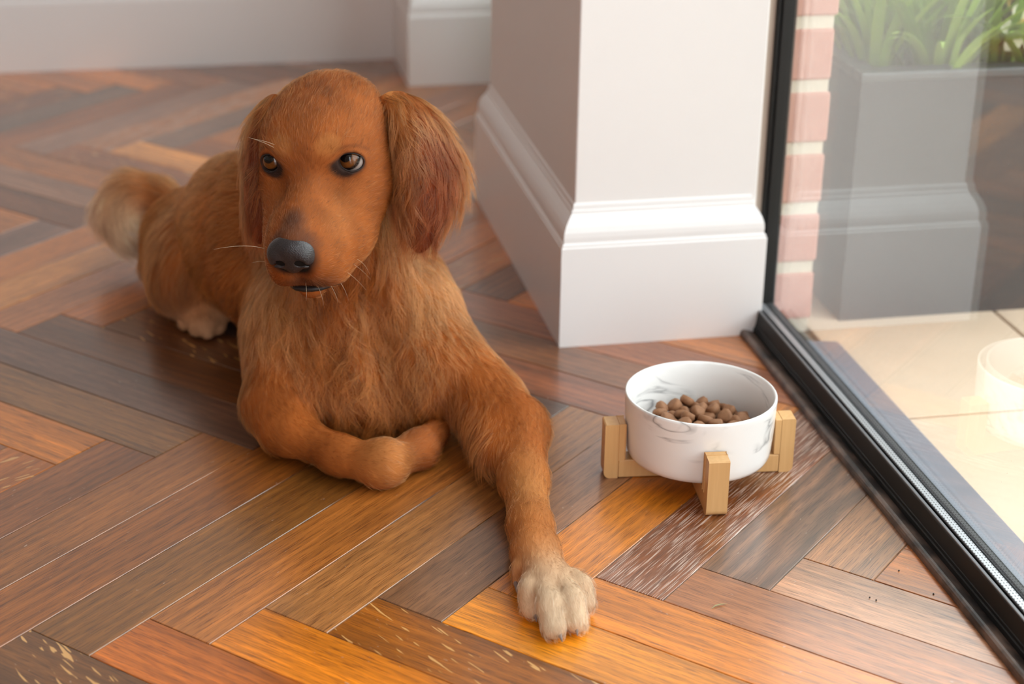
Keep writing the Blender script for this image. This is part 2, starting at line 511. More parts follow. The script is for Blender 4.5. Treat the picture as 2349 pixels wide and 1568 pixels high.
def threshold_mat():
    w = NT('worn_dark_stained_wood')
    tc = w.n('TexCoord').outputs['Object']
    geo = w.n('NewGeometry')
    f = w.noise(w.vmul(tc, (60, 3, 60)), 3.0, 4, .6, .3)
    c = w.mix(f, (.010, .008, .008), (.045, .034, .030))
    g = w.noise(w.vmul(tc, (8, 5, 8)), 5.0, 4, .6)
    edge = w.ramp(geo.outputs['Pointiness'], [(.52, 0.0), (.60, 1.0)])
    c = w.mix(w.math('MULTIPLY', w.math('MULTIPLY', edge, w.ramp(g, [(.4, 0.0), (.6, 1.0)])), .7), c, (.20, .13, .10))
    return w.done(w.n('BsdfPrincipled', {'Base Color': c, 'Roughness': .38, 'Normal': w.bump(f, .2, .0005)}))
structure(prof_x('trim_1', [(.7990, 0.0002), (.7990, .0045), (.8000, .0066), (.8022, .0078), (.8045, .0078), (.8149, .0040), (.8149, .0002)], -3.05, .5105, threshold_mat()))
# second glazed opening past the pillar
win = structure(empty('window_2', (.84, 1.38, 0)))
def wpart(o):
    o.parent = win; o.matrix_parent_inverse = Matrix.Translation((-.84, -1.38, 0)); return o
wpart(box('window_frame', (.825, 1.06, 0), (.848, 1.10, 2.34), M_BLACK))
wpart(box('window_frame', (.825, 1.66, 0), (.848, 1.70, 2.34), M_BLACK))
wpart(box('window_frame', (.825, 1.06, 0), (.848, 1.70, .05), M_BLACK))
wpart(box('window_frame', (.825, 1.06, 2.29), (.848, 1.70, 2.34), M_BLACK))
wpart(box('window_pane', (.834, 1.10, .05), (.839, 1.66, 2.29), M_GLASS))

# ------------------------------------------------------------------ outside: brick pier, patio, planter
pier = structure(box('wall_outside', (.8485, .5645, -.06), (.9050, 1.06, 2.36), M_MORTAR))
for k in range(32):
    zc = -.0133 + .0377 + k * .0755
    dx = rnd.uniform(-.0015, .0022)
    bm = bmesh.new(); box_bm(bm, (.8487, .5610, zc - .0300), (.9075 + dx, .660, zc + .0300), .003, 2)
    from_bm('brick', bm, M_BRICK, pier)
PZ = -.02
ground = structure(box('ground', (.86, -4.5, -.12), (4.0, 2.6, PZ - .004), M_GROUT))
def tile(x0, x1, y0, y1):
    x0 = max(x0, .905)
    bm = bmesh.new(); box_bm(bm, (x0 + .0022, y0 + .0022, PZ - .03), (x1 - .0022, y1 - .0022, PZ + rnd.uniform(-.0008, .0008)), .0018, 2)
    from_bm('tile', bm, M_TILE, ground)
rows = [(-1.5, -1.05), (-1.05, -.60), (-.60, -.15), (-.15, .300), (.300, .750)]
for r, (y0, y1) in enumerate(rows):
    x = 1.161 - .60 + (0 if r % 2 == 0 else .24)
    while x < 2.6:
        if x + .60 > .93: tile(x, x + .60, y0, y1)
        x += .60
structure(box('wall_garden', (.95, 2.9, -.1), (4.1, 3.05, .9), M_FACADE))
structure(box('wall_garden_side', (3.6, -4.5, -.1), (3.75, 3.05, 1.1), M_FACADE))

def planter(name, x0, x1, y0, y1, z0, z1, label):
    t = tag(empty(name, ((x0 + x1) / 2, (y0 + y1) / 2, z0)), label, 'planter')
    mx, my = (x0 + x1) / 2, (y0 + y1) / 2
    hx, hy, h = (x1 - x0) / 2, (y1 - y0) / 2, z1 - z0
    bm = bmesh.new()
    e = .022
    for lo, hi in (((-hx, -hy, 0), (hx, -hy + e, h - .012)), ((-hx, hy - e, 0), (hx, hy, h - .012)), ((-hx, -hy + e, 0), (-hx + e, hy - e, h - .012)), ((hx - e, -hy + e, 0), (hx, hy - e, h - .012))):
        box_bm(bm, lo, hi)
    from_bm('planter_wall', bm, M_PLANTER, t)
    bm = bmesh.new(); e2 = .026
    for lo, hi in (((-hx - .002, -hy - .002, h - .012), (hx + .002, -hy + e2, h)), ((-hx - .002, hy - e2, h - .012), (hx + .002, hy + .002, h)),
                   ((-hx - .002, -hy + e2, h - .012), (-hx + e2, hy - e2, h)), ((hx - e2, -hy + e2, h - .012), (hx + .002, hy - e2, h))):
        box_bm(bm, lo, hi, .003, 2)
    from_bm('planter_rim', bm, simple('planter_rim_finish', (.075, .08, .085), .35, .1), t)
    bm = bmesh.new()
    bmesh.ops.create_grid(bm, x_segments=30, y_segments=12, size=.5)
    for v in bm.verts: v.co = Vector((v.co.x * (x1 - x0 - 2 * e), v.co.y * (y1 - y0 - 2 * e), h - .030 + rnd.uniform(-.006, .006)))
    from_bm('soil', bm, M_SOIL, t, True)
    return t
planter('planter_box', .9520, 2.05, .5775, .93, PZ, .2985, 'charcoal rectangular planter box on the patio filled with strappy green leaves')

def leaf_mat(name, c1, c2):
    w = NT(name)
    tc = w.n('TexCoord').outputs['Object']
    oi = w.n('ObjectInfo')
    f = w.noise(w.vmul(tc, (20, 20, 6)), 1.0, 3)
    c = w.mix(f, c1, c2)
    c = w.mix(w.math('MULTIPLY', oi.outputs['Random'], .45), c, (.34, .42, .05))
    d = w.n('BsdfPrincipled', {'Base Color': c, 'Roughness': .42})
    t = w.n('BsdfTranslucent', {'Color': c})
    return w.done(w.n('MixShader', {0: .35, 1: d, 2: t}))
M_LEAF = leaf_mat('strappy_leaf', (.17, .38, .03), (.42, .60, .08))
M_PETAL = simple('creamy_white_petal', (.88, .84, .66), .5, .06, 60)
M_TRUMPET = simple('pale_yellow_trumpet', (.85, .62, .18), .5, .1, 60)

def blade(L, wd, lean, az, twist, curl):
    n = 9
    V, F = [], []
    ca, sa = math.cos(az), math.sin(az)
    x = z = 0.0; ang = lean
    for i in range(n):
        t = i / (n - 1)
        hw = wd * .5 * (min(1, .55 + 1.6 * t) if t < .3 else (1 - ((t - .3) / .7) ** 2.2)) + .0003
        tw = twist * t
        px, py = math.cos(tw) * hw, math.sin(tw) * hw
        cx, cz = x, z
        fold = .25 * hw
        for sgn in (-1, 0, 1):
            lx = cx + (fold if sgn else 0) * math.cos(ang); lz = cz + (-fold if sgn else 0) * -.2
            oy = sgn * px
            V.append((lx * ca - oy * sa + sgn * py * ca * .3, lx * sa + oy * ca, lz))
        x += math.sin(ang) * L / (n - 1); z += math.cos(ang) * L / (n - 1); ang += curl / (n - 1)
    for i in range(n - 1):
        for j in (0, 1):
            a = i * 3 + j; F.append((a, a + 1, a + 4, a + 3))
    # a little thickness
    nb = len(V)
    V += [(a, b, c - .0009) for a, b, c in V]
    F += [tuple(nb + i for i in reversed(f)) for f in F[:]]
    return V, F

def plant(x, y, z, n, L, label, cat='plant', group=None, lean0=0.0, spread=.55):
    t = tag(empty('strappy_plant', (x, y, z)), label, cat, group)
    for k in range(n):
        az = k * 2.399 + rnd.uniform(-.4, .4)
        V, F = blade(L * rnd.uniform(.7, 1.12), rnd.uniform(.008, .0135), rnd.uniform(.02, spread), az, rnd.uniform(-.6, .6), rnd.uniform(.3, 1.25))
        r = rnd.uniform(.004, .03)
        o = mesh('leaf', [(a + math.cos(az) * r, b + math.sin(az) * r, c) for a, b, c in V], F, M_LEAF, t, True)
    return t
SPOTS = [(1.005, .665, 'nearest the brick pier at the planter end'), (1.085, .745, 'second from the brick pier, behind the front row'), (1.160, .655, 'at the middle of the planter front'),
         (1.235, .770, 'in the back row, right of middle'), (1.315, .665, 'on the planter front just left of the white flowers'), (1.02, .84, 'in the planter back corner beside the bricks'),
         (1.41, .745, 'under the white flowers'), (1.205, .622, 'leaning over the planter front edge'), (1.068, .628, 'in the front row beside the corner clump'), (1.16, .87, 'against the planter back edge'), (1.36, .87, 'behind the white flowers')]
for k, (x, y, d) in enumerate(SPOTS):
    plant(x, y, .265, 52, .20 if y < .7 else .26, 'clump of long arching green leaves ' + d, group='leafy clumps in the planter')
def flower(x, y, z, h, lean, az, label):
    t = tag(empty('white_daffodil', (x, y, z)), label, 'flower', 'white flowers in the planter')
    bm = bmesh.new()
    tip = Vector((math.sin(lean) * h * math.cos(az), math.sin(lean) * h * math.sin(az), math.cos(lean) * h))
    n = 8; ring = []
    for i in range(n + 1):
        s = i / n; c = Vector((tip.x * s * s, tip.y * s * s, tip.z * s)); rr = .004 - .0012 * s
        ring.append([bm.verts.new(c + Vector((rr * math.cos(a), rr * math.sin(a), 0))) for a in (0, PI / 3 * 1, PI / 3 * 2, PI, PI / 3 * 4, PI / 3 * 5)])
    for i in range(n):
        for j in range(6): bm.faces.new((ring[i][j], ring[i][(j + 1) % 6], ring[i + 1][(j + 1) % 6], ring[i + 1][j]))
    from_bm('stem', bm, M_LEAF, t, True)
    face = Vector((-.35, -.85, .35)).normalized()
    u = face.cross(Vector((0, 0, 1))).normalized(); v = u.cross(face)
    for k in range(6):
        a = k * PI / 3 + (.15 if k % 2 else 0)
        d = (u * math.cos(a) + v * math.sin(a)); e = face.cross(d)
        V, F = [], []
        for i, (s, wv) in enumerate(((0, .003), (.3, .008), (.6, .010), (.85, .007), (1, .001))):
            c = tip + d * (.034 * s) + face * (.008 * math.sin(s * 2.2) + (.001 if k % 2 else 0))
            for sg in (-1, 0, 1): V.append(tuple(c + e * (wv * sg) + face * (.002 * abs(sg))))
        nb = len(V); V += [tuple(Vector(q) - face * .0008) for q in V]
        for i in range(4):
            for j in (0, 1): F.append((i * 3 + j, i * 3 + j + 1, i * 3 + j + 4, i * 3 + j + 3))
        F += [tuple(nb + q for q in reversed(f)) for f in F[:]]
        mesh('petal', V, F, M_PETAL, t, True)
    V, F = [], []
    for i, (s, r) in enumerate(((0, .006), (.5, .008), (1, .012))):
        for j in range(12):
            a = j * PI / 6; V.append(tuple(tip + face * (.006 + .018 * s) + (u * math.cos(a) + v * math.sin(a)) * r))
    for i in range(2):
        for j in range(12): F.append((i * 12 + j, i * 12 + (j + 1) % 12, (i + 1) * 12 + (j + 1) % 12, (i + 1) * 12 + j))
    F.append(tuple(range(12)))
    mesh('trumpet', V, F, M_TRUMPET, t, True)
    return t
def flower_at(tip, h, lean, az, label):
    flower(tip[0] - math.sin(lean) * h * math.cos(az), tip[1] - math.sin(lean) * h * math.sin(az), .265, h, lean, az, label)
for tip, lean, az, label in (((1.1693,0.6400,0.3572), .20, 2.6, 'white flower standing highest over the planter edge'), ((1.1692,0.6100,0.3341), .25, .3, 'white flower drooping just below the higher one over the planter')):
    flower_at(tip, (tip[2] - .265) / math.cos(lean), lean, az, label)
# leafy hedge behind the planter
def hedge():
    n = 5200
    P = np.stack([NR.uniform(.95, 3.4, n), NR.uniform(1.06, 1.6, n), NR.uniform(0, .50, n)], 1)
    a = NR.uniform(0, 2 * PI, n); el = NR.uniform(-.9, .9, n); s = NR.uniform(.03, .07, n)
    d = np.stack([np.cos(a) * np.cos(el), np.sin(a) * np.cos(el), np.sin(el)], 1)
    e = np.cross(d, NR.normal(size=(n, 3))); e /= np.linalg.norm(e, axis=1)[:, None]
    V = np.stack([P - d * s[:, None], P + e * s[:, None] * .45, P + d * s[:, None], P - e * s[:, None] * .45], 1).reshape(-1, 3)
    F = np.arange(n * 4).reshape(-1, 4)
    o = mesh('hedge', V.tolist(), F.tolist(), M_HEDGE)
    tag(o, 'dense green hedge behind the charcoal planter outside', 'hedge', kind='stuff')
hedge()

# ------------------------------------------------------------------ bowl on its bamboo stand
BC = Vector((.646, .1845, 0)); BD = Vector((.9957, -.093, 0)); BN = Vector((.093, .9957, 0))
stand = tag(empty('bowl_stand', BC), 'low crossed bamboo stand with four upright posts holding the marbled bowl', 'stand')
def crossbar(axis, other, z0):
    M = Matrix((( axis.x, other.x, 0, 0), (axis.y, other.y, 0, 0), (0, 0, 1, 0), (0, 0, 0, 1)))
    bm = bmesh.new()
    box_bm(bm, (-.0822, -.0102, z0), (.0822, .0102, z0 + .0195), .0012, 2, M)
    return from_bm('crossbar', bm, M_BAMBOO, stand)
crossbar(BD, BN, .0004); crossbar(BN, -BD, .0003)
for ax in (BD, -BD, BN, -BN):
    ot = Vector((-ax.y, ax.x, 0))
    M = Matrix(((ax.x, ot.x, 0, 0), (ax.y, ot.y, 0, 0), (0, 0, 1, 0), (0, 0, 0, 1)))
    bm = bmesh.new()
    # outer strip, rounded where it turns under
    n = 8
    pts = [(.0825, 0), ]
    for i in range(6):
        a = -PI / 2 + i / 5 * PI / 2; pts.append((.0967 - .006 + .006 * math.cos(a), .006 + .006 * math.sin(a)))
    pts += [(.0967, .0580), (.0955, .0592), (.0825, .0592)]
    k = len(pts)
    va = [bm.verts.new(M @ Vector((x, -.0103, z))) for x, z in pts]; vb = [bm.verts.new(M @ Vector((x, .0103, z))) for x, z in pts]
    bm.faces.new(va); bm.faces.new(vb[::-1])
    for i in range(k): bm.faces.new((va[i], va[(i + 1) % k], vb[(i + 1) % k], vb[i]))
    post = from_bm('post', bm, M_BAMBOO, stand)
    bm = bmesh.new(); box_bm(bm, (.0760, -.0103, .0200), (.0824, .0103, .0590), .0007, 2, M)
    from_bm('post_block', bm, M_BAMBOO, post)

def lathe(name, prof, mat, parent=None, seg=72):
    V, F = [], []
    for r, z in prof:
        for j in range(seg):
            a = j * 2 * PI / seg; V.append((r * math.cos(a), r * math.sin(a), z))
    k = len(prof)
    for i in range(k - 1):
        for j in range(seg): F.append((i * seg + j, i * seg + (j + 1) % seg, (i + 1) * seg + (j + 1) % seg, (i + 1) * seg + j))
    F.append(tuple(reversed(range(seg)))); F.append(tuple((k - 1) * seg + j for j in range(seg)))
    return mesh(name, V, F, mat, parent, True)
BZ = .0199
bowl = lathe('dog_bowl', [(.062, .0), (.0665, .0006), (.0700, .0028), (.0722, .0072), (.0730, .014), (.0745, .036), (.0754, .058), (.0757, .0655), (.0755, .0675), (.0745, .0684), (.0733, .0680),
                          (.0724, .0660), (.0715, .050), (.0700, .022), (.0680, .0125), (.0620, .0080), (.050, .0065), (.02, .006)], M_MARBLE)
bowl.location = (BC.x, BC.y, BZ)
bowl.rotation_euler = (0, 0, .6)
tag(bowl, 'round white marbled ceramic dog bowl of kibble on a bamboo stand', 'bowl')

def kibble_mesh(kind):
    bm = bmesh.new()
    bmesh.ops.create_icosphere(bm, subdivisions=2, radius=1.0)
    for v in bm.verts:
        a = math.atan2(v.co.y, v.co.x); r = math.hypot(v.co.x, v.co.y)
        if kind == 0: f = 1.0 + .14 * math.cos(3 * a)
        elif kind == 1: f = 1.0 + .05 * math.cos(2 * a)
        else: f = 1.0 + .10 * math.cos(3 * a + .5) + .05 * math.cos(5 * a)
        z = math.copysign(min(.8, abs(v.co.z) ** .5), v.co.z)
        v.co = Vector((v.co.x * f * .0078, v.co.y * f * .0078, z * .0056))
    me = bpy.data.meshes.new('kibble'); bm.to_mesh(me); bm.free()
    me.polygons.foreach_set('use_smooth', [True] * len(me.polygons))
    me.materials.append(M_KIBBLE)
    return me
KM = [kibble_mesh(k) for k in range(3)]
def kibble():
    placed = []
    zb = BZ + .0085
    tries = 0
    while len(placed) < 120 and tries < 30000:
        tries += 1
        a = rnd.uniform(0, 2 * PI); r = .0575 * math.sqrt(rnd.random())
        x, y = r * math.cos(a), r * math.sin(a)
        z = .0052
        for (u, v, q) in placed:
            d = math.hypot(x - u, y - v)
            if d < .0128:
                z = max(z, q + math.sqrt(max(0, .0104 ** 2 - (d * .80) ** 2)))
        lim = .0335 - 0.8 * max(0, r - .044) - .10 * r
        if z > lim: continue
        placed.append((x, y, z))
    for (x, y, z) in placed:
        o = bpy.data.objects.new('kibble', rnd.choice(KM)); COL.objects.link(o)
        o.location = (BC.x + x, BC.y + y, zb + z)
        t = .25 if z < .008 else .75
        o.rotation_euler = (rnd.uniform(-t, t), rnd.uniform(-t, t), rnd.uniform(0, 6.28))
        s = rnd.uniform(.88, 1.1); o.scale = (s, s, s)
        tag(o, 'small brown kibble biscuit lying in the white marbled bowl', 'kibble', 'kibble in the marbled bowl')
kibble()

# ------------------------------------------------------------------ bits dropped on the floor
def tube(name, pts, r, mat, parent=None, seg=6, taper=True):
    V, F = [], []
    n = len(pts)
    for i, p in enumerate(pts):
        p = Vector(p); d = Vector(pts[min(i + 1, n - 1)]) - Vector(pts[max(i - 1, 0)]); d.normalize()
        u = d.cross(Vector((0.1, .2, 1))).normalized(); v = d.cross(u)
        rr = r * ((1 - .8 * abs(2 * i / (n - 1) - 1)) if taper else 1)
        for j in range(seg):
            a = j * 2 * PI / seg; V.append(tuple(p + u * (rr * math.cos(a)) + v * (rr * math.sin(a))))
    for i in range(n - 1):
        for j in range(seg): F.append((i * seg + j, i * seg + (j + 1) % seg, (i + 1) * seg + (j + 1) % seg, (i + 1) * seg + j))
    F.append(tuple(range(seg))); F.append(tuple((n - 1) * seg + j for j in range(seg)))
    return mesh(name, V, F, mat, parent, True)
g = tube('grass_clipping', [(0.5826,-0.0711,0.0010), (0.5873,-0.0674,0.0013), (0.5929,-0.0663,0.0014), (0.5986,-0.0660,0.0010)], .0007, simple('dry_grass', (.32, .30, .14), .6))
tag(g, 'tiny curved dry grass clipping lying on a brown floor plank', 'grass clipping')
M_CRUMB = simple('dark_crumb', (.02, .016, .014), .9, .3)
for (q, d) in (((0.7272,-0.0775,0.0000), 'smaller dark crumb of the close pair on the pale shiny plank'), ((0.7314,-0.0827,0.0000), 'larger dark crumb of the close pair on the pale shiny plank'),
               ((0.7859,-0.0819,0.0000), 'single dark crumb on the shiny plank close to the door threshold'), ((0.7714,-0.0385,0.0000), 'single dark crumb farthest from the camera near the door threshold')):
    bm = bmesh.new(); bmesh.ops.create_icosphere(bm, subdivisions=1, radius=.0009)
    for v in bm.verts: v.co *= rnd.uniform(.7, 1.2)
    o = from_bm('crumb', bm, M_CRUMB); o.location = (q[0], q[1], .0008)
    tag(o, d, 'crumb', 'crumbs on the floor')

# ------------------------------------------------------------------ the dog
# One continuous body is polygonised from a smooth field of anatomical masses (skull, muzzle, ribcage, limbs, toes ...);
# the same masses carry the lie, length and colour of the coat.
HO = np.array((.2739, .27, .3149))
HL = np.array((.9191, -.3838, .0886)); HF = np.array((-.3208, -.8598, -.3972)); HU = np.array((-.2286, -.3367, .9135))
HR = np.stack([HL, HF, HU])                       # rows: head's left, muzzle direction, up
def H(x, y, z): return HO + (HL * x + HF * y + HU * z) / 100.0
def nrm(v):
    v = np.asarray(v, float); return v / (np.linalg.norm(v, axis=-1, keepdims=True) + 1e-12)

GOLD = (.460, .138, .025); RUST = (.235, .046, .011); LIGHT = (.680, .295, .088); CREAM = (.900, .720, .520); FACE = (.420, .128, .028); MIDG = (.38, .108, .021)

PR = []
def ell(c, r, k=.02, R=None, flow=(0, 0, -1), ln=.02, col=GOLD, dens=1.0, sub=False, lift=.35, curl=.0):
    PR.append(dict(t='e', c=np.array(c, float), r=np.array(r, float), R=R, k=k, flow=nrm(flow), ln=ln, col=col, dens=dens, sub=sub, lift=lift, curl=curl))
def cone(a, b, ra, rb, k=.02, flow=None, ln=.02, col=GOLD, dens=1.0, sub=False, lift=.35, curl=.0):
    a = np.array(a, float); b = np.array(b, float)
    PR.append(dict(t='c', a=a, b=b, ra=ra, rb=rb, k=k, flow=nrm(flow if flow is not None else b - a), ln=ln, col=col, dens=dens, sub=sub, lift=lift, curl=curl))
def pdist(p, X):
    if p['t'] == 'e':
        q = X - p['c'].astype(X.dtype)
        if p['R'] is not None: q = q @ p['R'].T.astype(X.dtype)
        r = p['r'].astype(X.dtype)
        k0 = np.sqrt(((q / r) ** 2).sum(-1)); k1 = np.sqrt(((q / r ** 2) ** 2).sum(-1)) + 1e-9
        return k0 * (k0 - 1) / k1
    a = p['a'].astype(X.dtype); d = (p['b'] - p['a']).astype(X.dtype)
    q = X - a
    t = np.clip((q @ d) / (d @ d), 0, 1)
    return np.sqrt(((q - t[..., None] * d) ** 2).sum(-1)) - (p['ra'] + (p['rb'] - p['ra']) * t)
def pbox(p, pad):
    if p['t'] == 'e':
        m = p['r'].max() + pad
        if p['R'] is None: return p['c'] - p['r'] - pad, p['c'] + p['r'] + pad
        return p['c'] - m, p['c'] + m
    lo = np.minimum(p['a'] - p['ra'], p['b'] - p['rb']) - pad; hi = np.maximum(p['a'] + p['ra'], p['b'] + p['rb']) + pad
    return lo, hi

def field(prims, ax):
    D = np.ones([len(a) for a in ax], np.float32)
    for p in prims:
        lo, hi = pbox(p, p['k'] + .012)
        sl = tuple(slice(max(0, np.searchsorted(a, l) - 1), np.searchsorted(a, h) + 1) for a, l, h in zip(ax, lo, hi))
        if any(s.stop - s.start < 1 for s in sl): continue
        X = np.stack(np.meshgrid(*[a[s] for a, s in zip(ax, sl)], indexing='ij'), -1).astype(np.float32)
        d = pdist(p, X); k = p['k']; E = D[sl]
        if p['sub']:
            h = np.clip(.5 - .5 * (E + d) / k, 0, 1); D[sl] = E * (1 - h) + (-d) * h + k * h * (1 - h)
        else:
            h = np.clip(.5 + .5 * (E - d) / k, 0, 1); D[sl] = E * (1 - h) + d * h - k * h * (1 - h)
    return D

def surface_nets(D, ax):
    S = D < 0
    n = D.shape
    c = [S[i:n[0] - 1 + i, j:n[1] - 1 + j, k:n[2] - 1 + k] for i in (0, 1) for j in (0, 1) for k in (0, 1)]
    allin = c[0].copy(); anyin = c[0].copy()
    for q in c[1:]: allin &= q; anyin |= q
    act = np.argwhere(anyin & ~allin)
    idx = -np.ones([m - 1 for m in n], np.int32)
    idx[act[:, 0], act[:, 1], act[:, 2]] = np.arange(len(act))
    acc = np.zeros((len(act), 3)); cnt = np.zeros(len(act))
    A = [a.astype(float) for a in ax]
    cor = [np.array((i, j, k)) for i in (0, 1) for j in (0, 1) for k in (0, 1)]
    for a in range(8):
        for b in range(a + 1, 8):
            if np.abs(cor[a] - cor[b]).sum() != 1: continue
            pa, pb = act + cor[a], act + cor[b]
            da, db = D[tuple(pa.T)], D[tuple(pb.T)]
            m = (da < 0) != (db < 0)
            t = np.where(m, da / np.where(m, da - db, 1), 0)
            Pa = np.stack([A[i][pa[:, i]] for i in range(3)], 1); Pb = np.stack([A[i][pb[:, i]] for i in range(3)], 1)
            acc += np.where(m[:, None], Pa + (Pb - Pa) * t[:, None], 0); cnt += m
    V = acc / cnt[:, None]
    F = []
    for d in range(3):
        o = [slice(None)] * 3; o2 = [slice(None)] * 3
        o[d] = slice(0, -1); o2[d] = slice(1, None)
        chg = S[tuple(o)] != S[tuple(o2)]
        e1, e2 = [q for q in range(3) if q != d]
        e = np.argwhere(chg)
        e = e[(e[:, e1] > 0) & (e[:, e2] > 0) & (e[:, e1] < n[e1] - 1) & (e[:, e2] < n[e2] - 1)]
        inn = S[tuple(e.T)]
        def cell(da, db):
            q = e.copy(); q[:, e1] -= da; q[:, e2] -= db; return idx[tuple(q.T)]
        Q = np.stack([cell(1, 1), cell(0, 1), cell(0, 0), cell(1, 0)], 1)
        flip = inn if d != 1 else ~inn
        Q[~flip] = Q[~flip][:, ::-1]
        F.append(Q)
    F = np.concatenate(F)
    return V, F[(F >= 0).all(1)]

def fast_mesh(name, V, F, mat, parent=None):
    me = bpy.data.meshes.new(name)
    me.vertices.add(len(V)); me.vertices.foreach_set('co', np.asarray(V, np.float32).ravel())
    me.loops.add(F.size); me.loops.foreach_set('vertex_index', F.astype(np.int32).ravel())
    me.polygons.add(len(F)); me.polygons.foreach_set('loop_start', np.arange(0, F.size, F.shape[1], dtype=np.int32))
    me.update(calc_edges=True)
    me.polygons.foreach_set('use_smooth', np.ones(len(F), bool))
    return link(name, me, parent, mat)

def axis(lo, hi, bands, coarse):
    out = [lo]
    while out[-1] < hi:
        x = out[-1]; h = coarse
        for a, b, f in bands:
            d = max(a - x, 0, x - b)
            h = min(h, f + d * .25)
        out.append(x + h)
    return np.array(out)

back = lambda x=0, y=-1.0, z=0: HL * x + HF * y + HU * z
# --- torso
ell((.318, .435, .125), (.086, .105, .104), .05, flow=(0, .15, -1), ln=.034, col=GOLD, lift=.30, curl=.3)
ell((.266, .550, .136), (.088, .13, .114), .05, flow=(-.25, .8, -.55), ln=.026, col=GOLD)
ell((.224, .665, .110), (.074, .11, .092), .05, flow=(-.3, .8, -.5), ln=.026, col=LIGHT)
ell((.180, .762, .072), (.076, .083, .060), .05, flow=(-.4, .6, -.7), ln=.024, col=GOLD)
# --- bib and prosternum
ell((.316, .350, .090), (.060, .048, .078), .04, flow=(.05, -.15, -1), ln=.044, col=GOLD, dens=1.4, lift=.38, curl=1.3)
ell((.362, .378, .125), (.046, .048, .070), .03, flow=(.25, -.1, -1), ln=.046, col=LIGHT, dens=1.4, lift=.38, curl=1.2)
ell((.266, .375, .105), (.042, .046, .074), .03, flow=(.25, -.1, -1), ln=.036, col=LIGHT, dens=1.3, lift=.34, curl=1.0)
ell((.332, .338, .046), (.082, .046, .044), .03, flow=(.05, -.5, -.9), ln=.034, col=GOLD, dens=1.3, lift=.32, curl=.8)
ell((.388, .338, .056), (.050, .046, .046), .03, flow=(-.1, -.4, -.9), ln=.036, col=GOLD, dens=1.3, lift=.32, curl=.7)
# --- neck
cone(H(0, -7.5, -2.4), (.322, .425, .182), .054, .074, .03, flow=(.05, -.1, -1), ln=.030, col=GOLD, lift=.3, curl=.4)
cone(H(0, -2.5, -6.6), (.314, .366, .145), .038, .056, .03, flow=(.03, -.2, -1), ln=.034, col=MIDG, lift=.3, curl=.4)
# --- dog's left foreleg (stretched out)
ell((.392, .400, .098), (.038, .058, .062), .03, flow=(.55, -.2, -.8), ln=.024, col=LIGHT)
cone((.390, .385, .090), (.452, .296, .040), .046, .033, .03, flow=(.6, -.3, -.7), ln=.017, col=GOLD)
cone((.452, .296, .040), (0.4717,0.2387,0.0340), .033, .0290, .02, ln=.013, col=GOLD, dens=1.2)
cone((0.4721,0.2407,0.0330), (0.4583,0.1424,0.0280), .0290, .0215, .02, ln=.011, col=GOLD, dens=1.2)
cone((0.4583,0.1424,0.0280), (0.4472,0.0586,0.0250), .0205, .0185, .018, ln=.010, col=LIGHT, dens=1.2)
cone((0.4468,0.0587,0.0250), (0.4425,0.0128,0.0240), .0185, .0195, .015, ln=.009, col=GOLD, dens=1.2)
cone((0.4425,0.0128,0.0240), (0.4435,-0.0430,0.0210), .0190, .0190, .015, ln=.009, col=LIGHT, dens=1.3)
ell((0.4465,-0.0405,0.0170), (.026, .026, .015), .012, flow=(.1, -1, -.2), ln=.009, col=(.74, .42, .20), dens=1.4)
# feathering behind the forearm
cone((.440, .330, .045), (0.4400,0.1978,0.0300), .030, .016, .02, flow=(-.3, -.2, -.9), ln=.030, col=GOLD, lift=.3)
for (k1, t1, r1) in (((0.4267,-0.0377,0.0240), (0.4238,-0.0579,0.0110), .0105), ((0.4360,-0.0553,0.0270), (0.4360,-0.0915,0.0110), .0115), ((0.4524,-0.0546,0.0270), (0.4572,-0.0856,0.0110), .0115), ((0.4662,-0.0356,0.0230), (0.4714,-0.0584,0.0110), .0105)):
    m1 = tuple((np.array(k1) * .45 + np.array(t1) * .55) + np.array((0, 0, .006)))
    cone(k1, m1, r1 * .85, r1, .0035, ln=.008, col=CREAM, dens=1.5)
    cone(m1, t1, r1, r1 * .92, .003, ln=.009, col=CREAM, dens=1.7)
cone((0.4220,-0.0072,0.0220), (0.4198,-0.0114,0.0090), .0065, .0045, .006, ln=.008, col=LIGHT)
# --- dog's right foreleg (folded under)
ell((.260, .400, .088), (.040, .060, .064), .03, flow=(.1, -.15, -1), ln=.024, col=GOLD)
cone((.258, .395, .080), (.236, .330, .040), .046, .034, .03, flow=(.2, -.2, -.9), ln=.016, col=MIDG)
cone((.236, .328, .038), (0.2403,0.2905,0.0280), .034, .0235, .02, ln=.012, col=GOLD, dens=1.2)
cone((0.2403,0.2905,0.0280), (0.2899,0.2347,0.0220), .0225, .0170, .02, ln=.011, col=GOLD, dens=1.2)
cone((0.2899,0.2347,0.0220), (0.3246,0.2047,0.0240), .0180, .0205, .015, ln=.009, col=GOLD, dens=1.2)
ell((0.3299,0.2056,0.0250), (.023, .022, .0245), .012, flow=(.8, .2, -.4), ln=.008, col=LIGHT, dens=1.3)
cone((0.3362,0.2143,0.0210), (0.3708,0.2414,0.0190), .0190, .0180, .010, ln=.009, col=MIDG, dens=1.2)
cone((0.3708,0.2414,0.0190), (0.3936,0.2787,0.0160), .0185, .014, .012, ln=.009, col=MIDG, dens=1.2)
# --- crease down the middle of the bib, another behind the folded foreleg's shoulder
cone((0.3334,0.3180,0.1643), (0.3436,0.3000,0.1160), .016, .018, .020, sub=True)
cone((0.3436,0.3000,0.1160), (0.3518,0.2840,0.0591), .018, .014, .020, sub=True)
